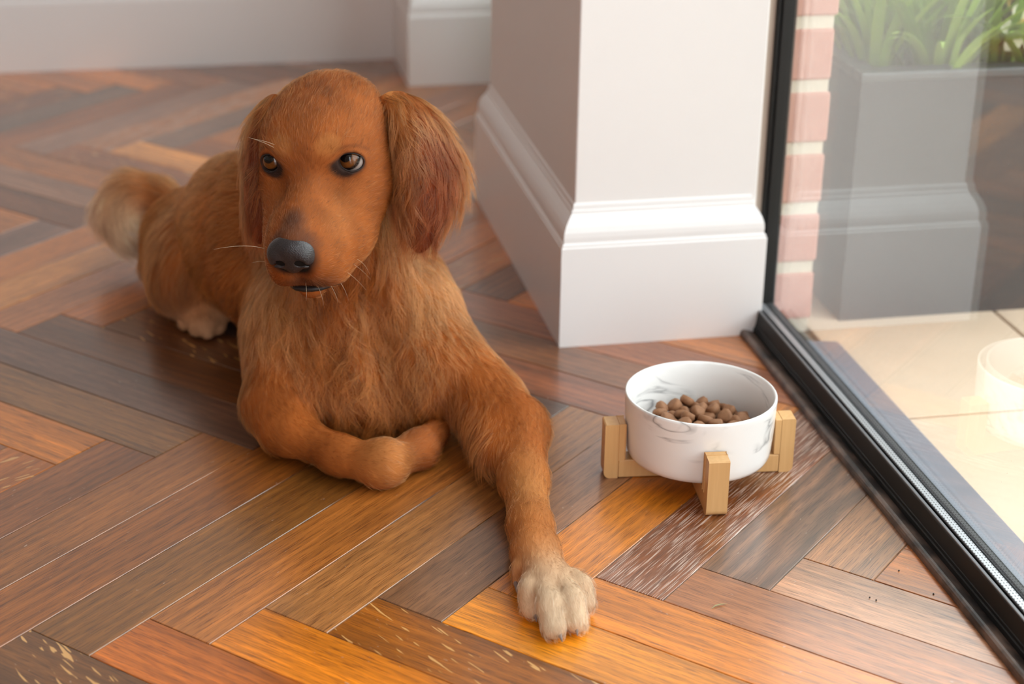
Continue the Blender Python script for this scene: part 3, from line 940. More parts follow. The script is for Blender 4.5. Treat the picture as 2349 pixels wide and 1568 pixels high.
# --- hind leg (dog's right) and paw
ell((.162, .700, .070), (.046, .084, .056), .010, R=None, flow=(-.3, -.5, -.8), ln=.024, col=MIDG)
cone((.158, .690, .062), (.146, .655, .055), .046, .036, .03, flow=(-.2, -.5, -.8), ln=.020, col=MIDG)
cone((.128, .755, .036), (.140, .690, .030), .030, .026, .02, flow=(.2, -.9, -.3), ln=.018, col=MIDG)
cone((.140, .690, .030), (.160, .645, .024), .026, .021, .02, ln=.013, col=GOLD)
ell((.170, .622, .018), (.022, .030, .014), .012, flow=(.3, -.9, -.2), ln=.007, col=MIDG)
for q in ((0.1474,0.6293,0.0110), (0.1600,0.6084,0.0110), (0.1728,0.5983,0.0110), (0.1844,0.6097,0.0110)):
    cone((.168, .628, .018), q, .0100, .0088, .002, ln=.005, col=LIGHT, dens=1.5)
    cone(tuple(np.array(q) + np.array((0, .008, .001))), q, .0088, .0088, .002, ln=.005, col=CREAM, dens=1.5)
# --- far hind leg, tucked
ell((.225, .68, .05), (.05, .08, .05), .03, flow=(0, -.5, -.8), ln=.022, col=MIDG)
# --- tail curled beside the rump
for (a, b, ra, rb, cl, ln) in (((.158, .825, .064), (.126, .868, .084), .022, .024, GOLD, .024), ((.126, .868, .084), (.092, .880, .090), .024, .026, GOLD, .028),
                           ((.092, .880, .090), (.072, .866, .072), .027, .027, LIGHT, .028), ((.072, .866, .072), (.088, .842, .052), .025, .022, CREAM, .028), ((.088, .842, .052), (.114, .830, .042), .020, .014, CREAM, .026)):
    cone(a, b, ra, rb, .02, ln=ln, col=cl, lift=.4)
# --- head
ell(H(0, -5.2, .2), (.0600, .0700, .0420), .012, HR, back(0, -1, .1), .010, FACE, 1.6, lift=.22)
ell(H(0, -2.6, .8), (.0430, .0340, .0275), .018, HR, back(0, -1, .35), .008, FACE, 1.9, lift=.2)
for s in (-1, 1):
    ell(H(s * 2.3, -1.3, 2.0), (.0160, .0140, .0080), .010, HR, back(s * .5, -1, .5), .008, GOLD, 2.0, lift=.25)
    ell(H(s * 4.3, -3.0, -3.9), (.0230, .0440, .0370), .020, HR, back(s * .2, -.8, -.6), .011, GOLD, 1.6, lift=.25)
    ell(H(s * 3.0, .8, -3.3), (.0190, .0300, .0190), .014, HR, back(s * .4, -1, -.3), .007, FACE, 2.0, lift=.2)
cone(H(0, 1.2, -1.3), H(0, 8.6, -2.2), .0200, .0185, .012, back(0, -1, .1), .0055, FACE, 2.0, lift=.2)
for s in (-1, 1):
    ell(H(s * 1.75, 5.4, -3.8), (.0205, .0500, .0255), .012, HR, back(s * .5, -1, -.25), .0065, GOLD, 2.0, lift=.22)
    ell(H(s * 3.7, 1.9, -6.2), (.0185, .0400, .0270), .016, HR, back(s * .3, -1, -.4), .009, GOLD, 1.8, lift=.22)
    ell(H(s * 2.45, 5.0, -6.1), (.0190, .0440, .0260), .012, HR, back(s * .4, -1, -.35), .007, GOLD, 2.0, lift=.22)
    ell(H(s * 1.35, 8.1, -5.2), (.0185, .0190, .0225), .008, HR, back(s * .6, -.7, -.5), .006, GOLD, 2.0, lift=.25)
cone(H(0, -4.5, -6.2), H(0, 7.9, -8.0), .0280, .0140, .006, back(0, -1, -.3), .009, GOLD, 1.6, lift=.3)
MOUTH = [(2.0, 9.1, -7.45), (2.8, 7.5, -8.1), (3.3, 5.7, -8.6), (3.9, 3.2, -8.8), (4.2, 1.6, -8.7)]
cone(H(-2.0, 9.1, -7.45), H(2.0, 9.1, -7.45), .0024, .0024, .003, sub=True)
for s in (-1, 1):
    for q0, q1 in zip(MOUTH, MOUTH[1:]):
        cone(H(s * q0[0], *q0[1:]), H(s * q1[0], *q1[1:]), .0022, .0022, .003, sub=True)
EYE = {}
for s in (-1, 1):
    c = H(s * 3.75, -.85, -.05)
    e = nrm(HF * .84 + HL * (s * .32) + HU * .40)
    u = nrm(HU - e * (HU @ e) + HL * (s * .36)); w_ = nrm(np.cross(u, e)); u = np.cross(e, w_)
    ER = np.stack([w_, e, u])
    EYE[s] = (c, e, u)
    ell(c, (.0154, .0154, .0154), .006, None, back(s * .5, -1, 0), .004, FACE, 1.4, lift=.15)
    ell(c + e * .0142 - u * .0004, (.0130, .0124, .0094), .0012, ER, sub=True)
# nose seat
ell(H(0, 9.6, -2.6), (.0190, .0100, .0150), .005, HR, back(0, -1, 0), .003, (.03, .02, .018), .3)

AX = (axis(.005, .545, [(.19, .385, .0019), (.415, .485, .0027), (.28, .40, .0035)], .0055),
      axis(-.125, .975, [(.150, .360, .0019), (-.12, -.02, .0027), (.24, .42, .003)], .0060),
      axis(-.006, .425, [(.205, .415, .0019), (0, .05, .0027)], .0055))
DF = field(PR, AX)
zz = AX[2]
DF = np.maximum(DF, (.0012 - zz)[None, None, :].astype(np.float32))        # rests flat on the boards
BV, BF = surface_nets(DF, AX)

def coat(V, prims, sig=.010):
    """blend lie, length, colour of the coat over the masses near each vertex"""
    W = np.zeros(len(V)); fl = np.zeros((len(V), 3)); ln = np.zeros(len(V)); cl = np.zeros((len(V), 3)); de = np.zeros(len(V)); li = np.zeros(len(V)); cu = np.zeros(len(V))
    Vf = V.astype(np.float32)
    for p in prims:
        if p['sub']: continue
        lo, hi = pbox(p, .06)
        m = np.nonzero(((V > lo) & (V < hi)).all(1))[0]
        if not len(m): continue
        d = np.maximum(pdist(p, Vf[m]), 0)
        w = np.exp(-d / sig) + 1e-9
        W[m] += w; fl[m] += w[:, None] * p['flow']; ln[m] += w * p['ln']; cl[m] += w[:, None] * np.array(p['col']); de[m] += w * p['dens']; li[m] += w * p['lift']; cu[m] += w * p['curl']
    W = np.maximum(W, 1e-9)
    return fl / W[:, None], ln / W, cl / W[:, None], de / W, li / W, cu / W

FL, LN, CL, DE, LI, CU = coat(BV, PR)
# markings and painted shading of the face: dark skin round the eyes, dusky patch over the nose, dark lips
def blend(mask, col):
    global CL
    m = np.clip(mask, 0, 1)[:, None]; CL = CL * (1 - m) + np.array(col) * m
def hloc(V): return ((V - HO) @ HR.T) * 100
LV = hloc(BV)
inhead = (BV[:, 2] > .17) & (BV[:, 1] < .45)
for s in (-1, 1):
    c, e, u = EYE[s]
    w_ = np.cross(u, e); D_ = BV - c
    qx, qy, qz = D_ @ w_, D_ @ e, D_ @ u
    q = np.where(qy > 0, np.sqrt((qx / .0132) ** 2 + ((qz + .0004) / .0098) ** 2), 9)
    low = 1 / (1 + np.exp((qz + .001) / .0022))                              # dark skin lies wide below and towards the nose
    reach = .20 + low * (.42 + .30 * np.tanh(-qx * s / .006)) - .10 * np.clip(qx * s / .012, 0, 1)
    blend(np.clip(1 - np.abs(q - 1.62) / .26, 0, 1) * np.clip((qz - .002) / .008, 0, 1) * .60, (.15, .040, .012))  # brow-crease shade painted as a dark arc above the eye
    blend(np.clip((1.05 + reach - q) / .42, 0, 1) * .95, (.030, .021, .020))
    LN = np.where(q < 1.0 + reach, np.minimum(LN, .0030), LN)
    BARE = q if s < 0 else np.minimum(BARE, q)
    b = np.linalg.norm((LV - np.array((s * 2.2, .0, 2.5))) / np.array((1.3, 1.5, .9)), axis=1)
    blend(np.clip(1.2 - b, 0, .5), LIGHT)
b = np.linalg.norm((LV - np.array((0, 7.4, -.4))) / np.array((1.1, 1.3, 1.2)), axis=1); blend(np.clip(1.5 - b, 0, 1) * .75, (.085, .040, .028))
b = np.linalg.norm((LV - np.array((0, 9.0, -1.6))) / np.array((2.2, 1.0, 1.2)), axis=1); blend(np.clip(1.5 - b, 0, 1) * .8, (.05, .03, .028))
b = np.linalg.norm((LV - np.array((.4, 9.4, -6.2))) / np.array((2.4, 1.6, 1.2)), axis=1); blend(np.clip(1.5 - b, 0, 1) * .7, (.07, .042, .034))
b = np.linalg.norm((LV - np.array((0, 9.8, -2.9))) / np.array((2.0, 1.2, 1.7)), axis=1); blend(np.clip((1.35 - b) * 2.5, 0, 1), (.010, .008, .008))
b = np.abs(LV[:, 2] - np.interp(LV[:, 1], [1.6, 3.2, 5.6, 7.4, 9.0], [-8.7, -8.8, -8.6, -8.1, -7.45])) / .35; blend(np.where(inhead & (LV[:, 1] > 1.5) & (np.abs(LV[:, 0]) < 4.6), np.clip(1.3 - b, 0, 1), 0) * .9, (.03, .018, .016))
b = np.linalg.norm((LV - np.array((0, 1.0, .8))) / np.array((1.2, 4.5, 3)), axis=1); blend(np.clip(1.3 - b, 0, 1) * .25, (.26, .075, .02))
b = np.linalg.norm((LV - np.array((0, -6.5, 4.8))) / np.array((4.0, 4.5, 2.0)), axis=1); blend(np.clip(1.3 - b, 0, 1) * .45, (.28, .085, .026))

# uneven tone over the head
tone = np.sin(LV[:, 0] * 1.1 + 1.5 * np.sin(LV[:, 1] * .6)) * np.sin(LV[:, 1] * .9 + LV[:, 2] * .7 + .6) + .6 * np.sin(LV[:, 2] * 2.1 + LV[:, 0] * 1.7) * np.sin(LV[:, 1] * 1.9)
CL = np.where(inhead[:, None], CL * (1 + .13 * tone)[:, None], CL)
blend(np.where(inhead & (LV[:, 1] < 3), np.clip((np.abs(LV[:, 0]) - 4.9) / 1.6, 0, 1), 0) * .5, (.22, .060, .014))  # shading at the cheek edges near the ears painted darker
for s in (-1, 1):
    b = np.linalg.norm((LV - np.array((s * 2.4, 4.6, -3.2))) / np.array((1.8, 3.0, 1.8)), axis=1); blend(np.clip(1.4 - b, 0, 1) * .35, (.62, .28, .10))  # highlight along the muzzle sides painted in as a lighter tint

tone = np.sin(85 * BV[:, 0] + 1.8 * np.sin(40 * BV[:, 2] + 30 * BV[:, 1])) * np.sin(38 * BV[:, 2] + 2.0 * np.sin(50 * BV[:, 0])) + .5 * np.sin(140 * BV[:, 0] - 60 * BV[:, 2])
CL = np.where(inhead[:, None], CL, CL * (1 + .15 * tone)[:, None])

def fur_mats():
    w = NT('dog_coat_hair')
    at = w.n('Attribute', attribute_name='tint')
    hi = w.n('HairInfo')
    c = w.mix(w.ramp(hi.outputs['Intercept'], [(0.0, 0.0), (1.0, 1.0)]), w.mix(1.0, at.outputs['Color'], (.46, .37, .30), 'MULTIPLY'), w.mix(1.0, at.outputs['Color'], (1.22, 1.25, 1.28), 'MULTIPLY'))  # roots painted darker as shade deep in the coat, tips lighter
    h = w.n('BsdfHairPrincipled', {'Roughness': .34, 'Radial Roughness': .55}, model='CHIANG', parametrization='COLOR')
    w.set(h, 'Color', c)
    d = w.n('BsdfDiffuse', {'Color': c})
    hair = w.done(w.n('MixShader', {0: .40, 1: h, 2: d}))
    w = NT('dog_skin')
    at = w.n('Attribute', attribute_name='tint')
    skin = w.done(w.n('BsdfPrincipled', {'Base Color': w.mix(1.0, at.outputs['Color'], (.62, .55, .5), 'MULTIPLY'), 'Roughness': .8, 'Specular IOR Level': .2}))
    return hair, skin
M_HAIR, M_SKIN = fur_mats()

def tint_mesh(o, C):
    a = o.data.attributes.new('tint', 'FLOAT_COLOR', 'POINT')
    a.data.foreach_set('color', np.concatenate([C, np.ones((len(C), 1))], 1).astype(np.float32).ravel())

def vnormals(V, F):
    n = np.cross(V[F[:, 2]] - V[F[:, 0]], V[F[:, 3]] - V[F[:, 1]])
    N = np.zeros_like(V)
    for i in range(4): np.add.at(N, F[:, i], n)
    return nrm(N)

def grow(name, V, F, N, flow, ln, col, dens, lift, curl, per_cm2, parent, rad=.00013, clump_d=.006, clump=.55, keep=None, npt=6):
    area = .5 * np.linalg.norm(np.cross(V[F[:, 2]] - V[F[:, 0]], V[F[:, 3]] - V[F[:, 1]]), axis=1)
    w = area * dens[F].mean(1)
    if keep is not None: w = w * keep[F].all(1)
    tot = int(w.sum() * 1e4 * per_cm2)
    f = NR.choice(len(F), tot, p=w / w.sum())
    u, v = NR.random(tot), NR.random(tot)
    bw = np.stack([(1 - u) * (1 - v), u * (1 - v), u * v, (1 - u) * v], 1)
    def at(A): return (A[F[f]] * (bw[..., None] if A.ndim > 1 else bw)).sum(1)
    P, n, fl, L, C, li, cu = at(V), nrm(at(N)), at(flow), at(ln), at(col), at(lift), at(curl)
    t = nrm(fl - n * (fl * n).sum(1, keepdims=True))
    b = np.cross(n, t)
    ph = NR.normal(size=tot) * .16
    t = nrm(t + b * ph[:, None])
    L = L * NR.uniform(.65, 1.15, tot)
    # tufts and swirls where the coat is long and wavy
    x, y, z = P.T
    sw = np.sin(95 * x + 2.2 * np.sin(70 * z + 40 * y)) + .8 * np.sin(120 * z + 1.7 * np.sin(80 * x) + 60 * y)
    t = nrm(t + b * (np.clip(cu, 0, 1.3) * .42 * sw)[:, None])
    b = np.cross(n, t)
    tuft = np.sin(150 * x + 90 * z + 2 * np.sin(110 * z)) * np.sin(130 * z - 70 * x + 1.3)
    li = li * (1 + .55 * np.clip(cu, 0, 1.2) * tuft)
    # clumps
    nc = max(8, int(area.sum() / (clump_d ** 2)))
    ci = NR.choice(tot, min(nc, tot), replace=False)
    kd = kdtree.KDTree(len(ci))
    for i, q in enumerate(P[ci]): kd.insert(q, i)
    kd.balance()
    near = np.fromiter((kd.find(q)[1] for q in P), np.int64, tot)
    cid = ci[near]
    cph = NR.uniform(0, 2 * PI, len(ci))[near]; camp = NR.normal(size=len(ci))[near]; ctw = NR.normal(size=len(ci))[near] * .30
    t2 = nrm(t + b * (ctw * np.clip(.4 + cu, 0, 1))[:, None])
    s = np.linspace(0, 1, npt)[None, :, None]
    def strand(P, n, t, L, li):
        return P[:, None, :] + t[:, None, :] * (L[:, None, None] * s * (.80 + .2 * s)) + n[:, None, :] * (L * li)[:, None, None] * (s * 1.25 - s * s * .85)
    Q = strand(P, n, t2, L, li)
    G = strand(P[cid], n[cid], t2[cid], L, li[cid])
    Q = Q + (G - Q) * (clump * np.clip(L / .012, .25, 1.0))[:, None, None] * s ** 1.3
    wv = (L * cu * .16)[:, None, None] * (np.sin(s * 6.5 + cph[:, None, None]) - np.sin(cph)[:, None, None]) * s
    Q = Q + b[:, None, :] * wv
    Q = Q + np.array((0, 0, -1.0)) * ((L ** 2) * 3.2)[:, None, None] * s ** 2
    Q[..., 2] = np.maximum(Q[..., 2], .0008)
    hc = bpy.data.hair_curves.new(name)
    hc.add_curves([npt] * tot)
    hc.attributes['position'].data.foreach_set('vector', Q.astype(np.float32).ravel())
    ra = hc.attributes.get('radius') or hc.attributes.new('radius', 'FLOAT', 'POINT')
    rr = rad * (1 - np.linspace(0, 1, npt) ** 1.6 * .88)[None, :] * NR.uniform(.75, 1.25, (tot, 1)) * np.clip(L / .02, .62, 1.25)[:, None]
    ra.data.foreach_set('value', rr.astype(np.float32).ravel())
    ca = hc.attributes.new('tint', 'FLOAT_COLOR', 'CURVE')
    cj = (np.clip(1 + camp * .24 + .16 * np.clip(cu, 0, 1) * tuft, .45, 1.7) * NR.uniform(.82, 1.18, tot))[:, None]
    ca.data.foreach_set('color', np.concatenate([np.clip(C * cj, 0, .95), np.ones((tot, 1))], 1).astype(np.float32).ravel())
    o = bpy.data.objects.new(name, hc); COL.objects.link(o)
    hc.materials.append(M_HAIR)
    o.parent = parent
    o['kind'] = 'stuff'
    return o, tot

dog = fast_mesh('dog', BV, BF, M_SKIN)
tag(dog, 'red golden retriever lying on the wooden floor with one front leg stretched out', 'dog')
tint_mesh(dog, CL)
BN_ = vnormals(BV, BF)
nosed = np.linalg.norm((LV - np.array((0, 10.2, -2.6))) / np.array((2.3, 1.6, 1.8)), axis=1)
keep = (BARE > 1.10) & (BV[:, 2] > .004) & (nosed > 1.0)
keep &= ~((BN_[:, 2] < -.75) & (BV[:, 2] < .02))
FURD = 1.0
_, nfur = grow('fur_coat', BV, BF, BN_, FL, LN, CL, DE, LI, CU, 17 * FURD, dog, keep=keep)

# --- ears: thick hanging flaps
def flap(name, rows, thick, flow, ln, col, edge_col, dens, per, nu=26, nv=46):
    G = np.array(rows)                               # rows x cols x 3
    def cr(A, n):                                    # Catmull-Rom along the first axis
        m = len(A); t = np.linspace(0, m - 1, n); i = np.clip(t.astype(int), 0, m - 2); f = (t - i).reshape(-1, *([1] * (A.ndim - 1)))
        p0, p1, p2, p3 = A[np.maximum(i - 1, 0)], A[i], A[i + 1], A[np.minimum(i + 2, m - 1)]
        return .5 * (2 * p1 + (p2 - p0) * f + (2 * p0 - 5 * p1 + 4 * p2 - p3) * f ** 2 + (3 * p1 - 3 * p2 + p3 - p0) * f ** 3)
    S = cr(G, nv); S = np.swapaxes(cr(np.swapaxes(S, 0, 1), nu), 0, 1)
    du = np.gradient(S, axis=1); dv = np.gradient(S, axis=0)
    n = nrm(np.cross(du, dv))
    if (n * np.array((0, -1, .2))).sum(-1).mean() < 0: n = -n
    uu = np.linspace(-1, 1, nu)[None, :]; vv = np.linspace(0, 1, nv)[:, None]
    th = thick * np.sqrt(np.clip(1 - uu ** 2, 0, 1)) * np.clip((1 - vv) * 5, 0, 1) ** .5 * (.75 + .9 * vv * (1 - vv))
    A = S + n * th[..., None]; B = S - n * th[..., None]
    V = np.concatenate([A.reshape(-1, 3), B.reshape(-1, 3)])
    i, j = np.meshgrid(np.arange(nv - 1), np.arange(nu - 1), indexing='ij'); q = (i * nu + j).ravel()
    Fa = np.stack([q, q + 1, q + nu + 1, q + nu], 1); Fb = np.stack([q + nu, q + nu + 1, q + 1, q], 1) + nv * nu
    F = np.concatenate([Fa, Fb])
    o = fast_mesh(name, V, F, M_SKIN, dog)
    N = np.concatenate([n.reshape(-1, 3), -n.reshape(-1, 3)])
    FLv = np.concatenate([(nrm(dv) + np.array(flow)).reshape(-1, 3)] * 2)
    ed = np.broadcast_to(np.abs(uu) ** 3, (nv, nu)); sgn = np.broadcast_to(uu, (nv, nu)); dn = np.broadcast_to(vv, (nv, nu))
    return o, V, F, N, FLv, np.concatenate([ed.ravel()] * 2), np.concatenate([sgn.ravel()] * 2), np.concatenate([dn.ravel()] * 2)

def ear(name, rows, side):
    o, V, F, N, flw, ed, sg, dn = flap(name, rows, .006, (0, 0, -.5), 0, 0, 0, 0, 0)
    out = sg if side > 0 else -sg                    # +1 at the outer edge
    col = np.array(RUST)[None] * np.ones((len(V), 1))
    m = np.clip((np.abs(sg) - .45) / .5, 0, 1)[:, None]
    top = np.clip((.30 - dn) / .25, 0, 1)[:, None]
    m = np.maximum(m * np.clip(1.35 - dn * .9, 0, 1)[:, None], top)
    col = col * (1 - m) + np.array(GOLD) * m
    fr = np.exp(-((out + .48) / .22) ** 2)[:, None] * np.clip(1.15 - dn * 1.1, 0, 1)[:, None]      # pale fringe on the front fold
    col = col * (1 - .75 * fr) + np.array(LIGHT) * .75 * fr
    ff = np.clip((-out - .72) / .2, 0, 1)[:, None]  # front edge darkened: shade between head and ear fold painted in
    col = col * (1 - .7 * ff) + np.array(RUST) * .7 * ff
    tint_mesh(o, col)
    side_v = np.array((.28, .05, 0)) * np.clip(out, 0, 1)[:, None] * side
    ln = .020 + .012 * np.abs(sg) + .006 * (1 - dn)
    ln = ln * np.where(dn > .9, .6, 1)
    grow('ear_fur', V, F, N, flw + side_v, ln, col, np.ones(len(V)), np.full(len(V), .26), np.full(len(V), .45), 24 * FURD, o, rad=.00013, clump_d=.007, clump=.6)
    return o
ear('ear', [
    [(0.3447,0.3180,0.3650), (0.3580,0.3220,0.3655), (0.3709,0.3320,0.3605), (0.3802,0.3460,0.3488)],
    [(0.3476,0.3160,0.3480), (0.3651,0.3000,0.3570), (0.3909,0.3220,0.3475), (0.4088,0.3450,0.3268)],
    [(0.3509,0.3120,0.3191), (0.3705,0.2800,0.3331), (0.4037,0.3080,0.3214), (0.4253,0.3380,0.3005)],
    [(0.3531,0.3060,0.2897), (0.3722,0.2710,0.3022), (0.4081,0.2980,0.2949), (0.4319,0.3300,0.2772)],
    [(0.3551,0.2980,0.2608), (0.3711,0.2710,0.2700), (0.4025,0.2880,0.2684), (0.4245,0.3150,0.2582)],
    [(0.3611,0.2810,0.2369), (0.3733,0.2760,0.2380), (0.3906,0.2820,0.2381), (0.4021,0.2940,0.2368)],
    [(0.3723,0.2820,0.2172), (0.3773,0.2810,0.2154), (0.3825,0.2810,0.2160), (0.3872,0.2830,0.2187)]], 1)
ear('ear', [
    [(0.2553,0.3380,0.3605), (0.2491,0.3450,0.3615), (0.2437,0.3550,0.3563), (0.2398,0.3660,0.3464)],
    [(0.2440,0.3300,0.3458), (0.2368,0.3340,0.3476), (0.2300,0.3500,0.3398), (0.2261,0.3660,0.3265)],
    [(0.2358,0.3230,0.3211), (0.2275,0.3250,0.3200), (0.2215,0.3430,0.3113), (0.2185,0.3600,0.2986)],
    [(0.2316,0.3180,0.2897), (0.2249,0.3200,0.2881), (0.2188,0.3360,0.2814), (0.2163,0.3520,0.2705)],
    [(0.2328,0.3160,0.2612), (0.2256,0.3180,0.2587), (0.2180,0.3300,0.2527), (0.2141,0.3420,0.2452)],
    [(0.2344,0.3160,0.2385), (0.2276,0.3180,0.2350), (0.2210,0.3250,0.2306), (0.2175,0.3320,0.2292)],
    [(0.2305,0.3180,0.2220), (0.2270,0.3190,0.2196), (0.2246,0.3220,0.2186), (0.2223,0.3250,0.2209)]], -1)

# --- nose leather
NP = PR; PR = []; NX = -.22
ell(H(NX, 9.45, -2.35), (.0220, .0125, .0170), .004, HR)
for s in (-1, 1): ell(H(NX + s * 1.30, 9.65, -2.75), (.0100, .0110, .0115), .005, HR)
ell(H(NX, 9.75, -3.55), (.0085, .0085, .0100), .006, HR)
for s in (-1, 1):
    ell(H(NX + s * .98, 10.75, -2.85), (.0048, .0080, .0042), .002, HR, sub=True)
    cone(H(NX + s * 1.2, 10.75, -3.0), H(NX + s * 2.1, 10.0, -3.35), .0020, .0010, .002, sub=True)
cone(H(NX, 11.0, -2.6), H(NX, 10.75, -4.4), .0009, .0012, .0016, sub=True)
nax = [np.arange(lo, hi, .0011) for lo, hi in zip(H(0, 9.6, -2.7) - .032, H(0, 9.6, -2.7) + .032)]
NV, NF = surface_nets(field(PR, nax), nax)
def nose_mat():
    w = NT('nose_leather')
    tc = w.n('TexCoord').outputs['Object']
    vo = w.n('TexVoronoi', {'Scale': 900.0}); w.set(vo, 'Vector', tc)
    c = w.mix(w.noise(tc, 90, 3), (.012, .010, .011), (.035, .028, .030))
    return w.done(w.n('BsdfPrincipled', {'Base Color': c, 'Roughness': .36, 'Normal': w.bump(vo.outputs['Distance'], .35, .0006)}))
M_NOSE = nose_mat()
nose = fast_mesh('nose', NV, NF, M_NOSE, dog)
nose['label'] = 'black moist nose'
PR = NP
# --- dark lips showing in the mouth line
M_LIPS = simple('dark_lip_skin', (.014, .010, .010), .5, .3, 120)
def mirror(pts): return [H(-x, y, z) for x, y, z in reversed(pts)] + [H(x, y, z) for x, y, z in pts]
lip = tube('lower_lip', mirror([(.4, 9.05, -7.62), (1.2, 8.85, -7.67), (1.9, 8.1, -7.97), (2.45, 7.05, -8.32), (2.95, 5.8, -8.65), (3.4, 4.2, -8.85)]), .0027, M_LIPS, dog, 8, False)
# --- eyes
def eye_mat():
    w = NT('amber_eye')
    v = w.n('TexCoord').outputs['Object']
    sx = w.n('SeparateXYZ'); w.set(sx, 0, v)
    r = w.math('SQRT', w.math('ADD', w.math('MULTIPLY', sx.outputs[0], sx.outputs[0]), w.math('MULTIPLY', sx.outputs[1], sx.outputs[1])))
    rr = w.math('DIVIDE', r, .0131)
    f = w.noise(w.vmul(v, (900, 900, 100)), 1.0, 2)
    ir = w.mix(f, (.075, .024, .005), (.19, .064, .012))
    c = w.mix(w.ramp(rr, [(.44, 1.0), (.51, 0.0)]), ir, (.003, .002, .002))
    c = w.mix(w.ramp(rr, [(.74, 0.0), (.83, 1.0)]), c, (.010, .006, .005))
    c = w.mix(w.ramp(rr, [(.90, 0.0), (.95, 1.0)]), c, (.30, .25, .23))
    return w.done(w.n('BsdfPrincipled', {'Base Color': c, 'Roughness': .06, 'Specular IOR Level': .42}))
M_EYE = eye_mat()
M_LID = simple('dark_lid_skin', (.022, .015, .014), .85, .3, 120)
for s in (-1, 1):
    c, e, u = EYE[s]
    g = nrm(HF * .60 + HU * .80 + HL * (-.20 + s * .06))
    V, F = [], []
    n, m = 28, 20
    for i in range(m + 1):
        a = PI * i / m
        for j in range(n):
            b = 2 * PI * j / n
            bulge = 1 + .07 * math.exp(-(a / .6) ** 2)
            V.append((.0131 * math.sin(a) * math.cos(b), .0131 * math.sin(a) * math.sin(b), .0131 * math.cos(a) * bulge))
    for i in range(m):
        for j in range(n): F.append((i * n + j, (i + 1) * n + j, (i + 1) * n + (j + 1) % n, i * n + (j + 1) % n))
    o = mesh('eye', V, F, M_EYE, dog, True)
    o.location = c; o.rotation_euler = Vector(g).to_track_quat('Z', 'Y').to_euler()
    o['label'] = 'amber brown eye with a dark pupil'
    # lid margins
    w_ = np.cross(u, e)
    ring = [c + e * .0082 + w_ * (.0122 * math.cos(a)) + u * (.0086 * math.sin(a) - .0004) + e * (.0038 * (1 - abs(math.cos(a)) ** 2)) for a in np.linspace(0, 2 * PI, 33)]
    tube('eyelid', ring, .00055, M_LID, dog, 6, False)
# --- claws
M_CLAW = simple('horn_claw', (.20, .14, .12), .4, .3, 80)
def claw(p, d, L, r):
    d = nrm(d); p = np.array(p)
    pts = [p + d * (L * k / 4) + np.array((0, 0, -.0025)) * (k / 4) ** 2 for k in range(5)]
    V, F = [], []
    for k, q in enumerate(pts):
        u = nrm(np.cross(d, (0, 0, 1))); v = np.cross(u, d); rr = r * (1 - .8 * (k / 4) ** 1.5)
        for j in range(7): V.append(q + u * rr * math.cos(j * 2 * PI / 7) + v * rr * 1.3 * math.sin(j * 2 * PI / 7))
    for k in range(4):
        for j in range(7): F.append((k * 7 + j, k * 7 + (j + 1) % 7, (k + 1) * 7 + (j + 1) % 7, (k + 1) * 7 + j))
    F.append(tuple(range(7))); F.append(tuple(28 + j for j in range(7)))
    mesh('claw', V, F, M_CLAW, dog, True)
for q, d in (((0.4255,-0.0627,0.0090), (.02, -1, -.15)), ((0.4394,-0.0972,0.0090), (.15, -1, -.15)), ((0.4561,-0.0905,0.0090), (-.1, -1, -.15)), ((0.4710,-0.0637,0.0090), (-.15, -1, -.15)), ((0.4189,-0.0136,0.0100), (0, -.9, -.4))):
    claw(q, d, .0085, .0024)
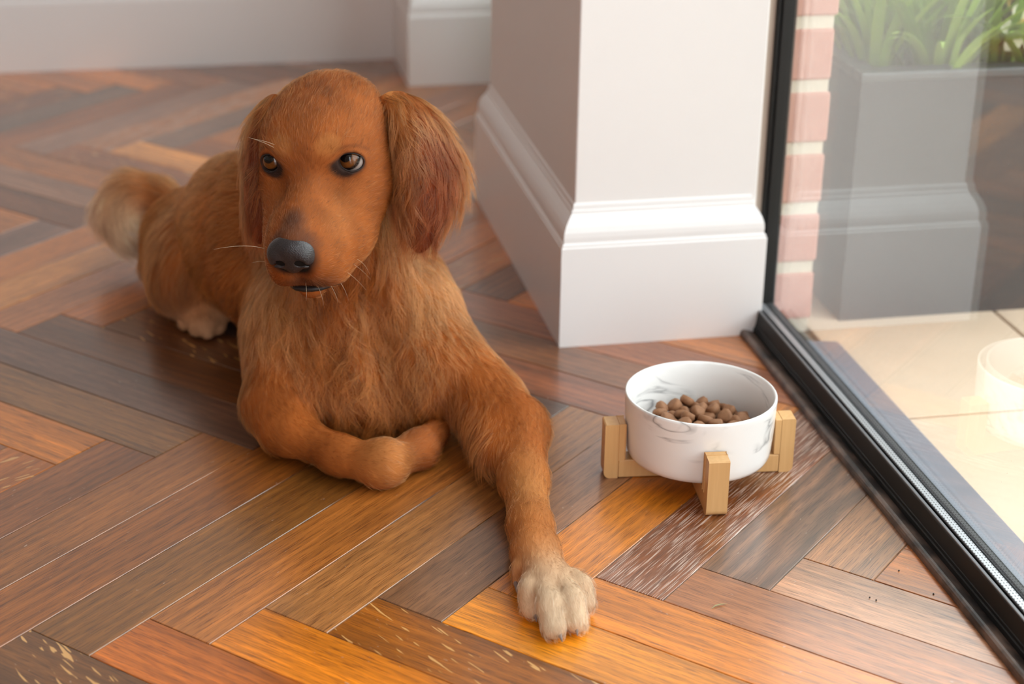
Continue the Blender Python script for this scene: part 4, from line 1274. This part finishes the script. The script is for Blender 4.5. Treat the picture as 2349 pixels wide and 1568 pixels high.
# --- whiskers and brow hairs
def hairs(name, lst, mat, r):
    V, F = [], []
    for p0, p1, p2 in lst:
        p0, p1, p2 = (np.array(q) for q in (p0, p1, p2))
        b0 = len(V); n = 9
        for i in range(n):
            t = i / (n - 1); q = p0 * (1 - t) ** 2 + 2 * p1 * t * (1 - t) + p2 * t * t
            d = nrm(2 * (p1 - p0) * (1 - t) + 2 * (p2 - p1) * t); u = nrm(np.cross(d, (.3, .5, .8))); v = np.cross(d, u); rr = r * (1 - .85 * t)
            for j in range(3): V.append(q + u * rr * math.cos(j * 2.094) + v * rr * math.sin(j * 2.094))
        for i in range(n - 1):
            for j in range(3): F.append((b0 + i * 3 + j, b0 + i * 3 + (j + 1) % 3, b0 + (i + 1) * 3 + (j + 1) % 3, b0 + (i + 1) * 3 + j))
    o = mesh(name, V, F, mat, dog, True); o['kind'] = 'stuff'
    return o
M_WHISK = simple('pale_whisker', (.72, .58, .42), .4, .05)
wl = [((0.2261,0.2280,0.2475), (0.2083,0.2000,0.2661), (0.1756,0.2000,0.2608)), ((0.2240,0.2280,0.2355), (0.2188,0.2200,0.2396), (0.2112,0.2150,0.2402)),
      ((0.3032,0.2320,0.2336), (0.3146,0.2150,0.2392), (0.3203,0.2100,0.2240)), ((0.2899,0.2250,0.2273), (0.3001,0.2050,0.2316), (0.3156,0.2000,0.2119)), ((0.2746,0.2180,0.2221), (0.2850,0.2000,0.2205), (0.2885,0.1950,0.2024)),
      ((0.2682,0.2160,0.2197), (0.2746,0.2000,0.2115), (0.2748,0.1970,0.2003)), ((0.2988,0.2300,0.2302), (0.3075,0.2150,0.2352), (0.3210,0.2100,0.2187)), ((0.2853,0.2220,0.2230), (0.2957,0.2050,0.2178), (0.2989,0.2000,0.2020)),
      ((0.3016,0.2350,0.2392), (0.3106,0.2220,0.2447), (0.3173,0.2150,0.2521)), ((0.2599,0.2150,0.2184), (0.2608,0.2050,0.2135), (0.2589,0.2000,0.2046))]
hairs('whiskers', wl, M_WHISK, .00022)
bl = [((0.3029,0.2620,0.3398), (0.3047,0.2500,0.3505), (0.3086,0.2430,0.3579)), ((0.3001,0.2620,0.3417), (0.3038,0.2500,0.3476), (0.3133,0.2430,0.3493)), ((0.2976,0.2620,0.3418), (0.2968,0.2520,0.3524), (0.2988,0.2460,0.3604)),
      ((0.2393,0.2720,0.3329), (0.2296,0.2620,0.3419), (0.2148,0.2600,0.3478)), ((0.2402,0.2720,0.3355), (0.2309,0.2620,0.3431), (0.2188,0.2600,0.3460))]
hairs('brow_hairs', bl, M_WHISK, .00018)
print('DOG verts', len(BV), 'faces', len(BF), 'fur', nfur)
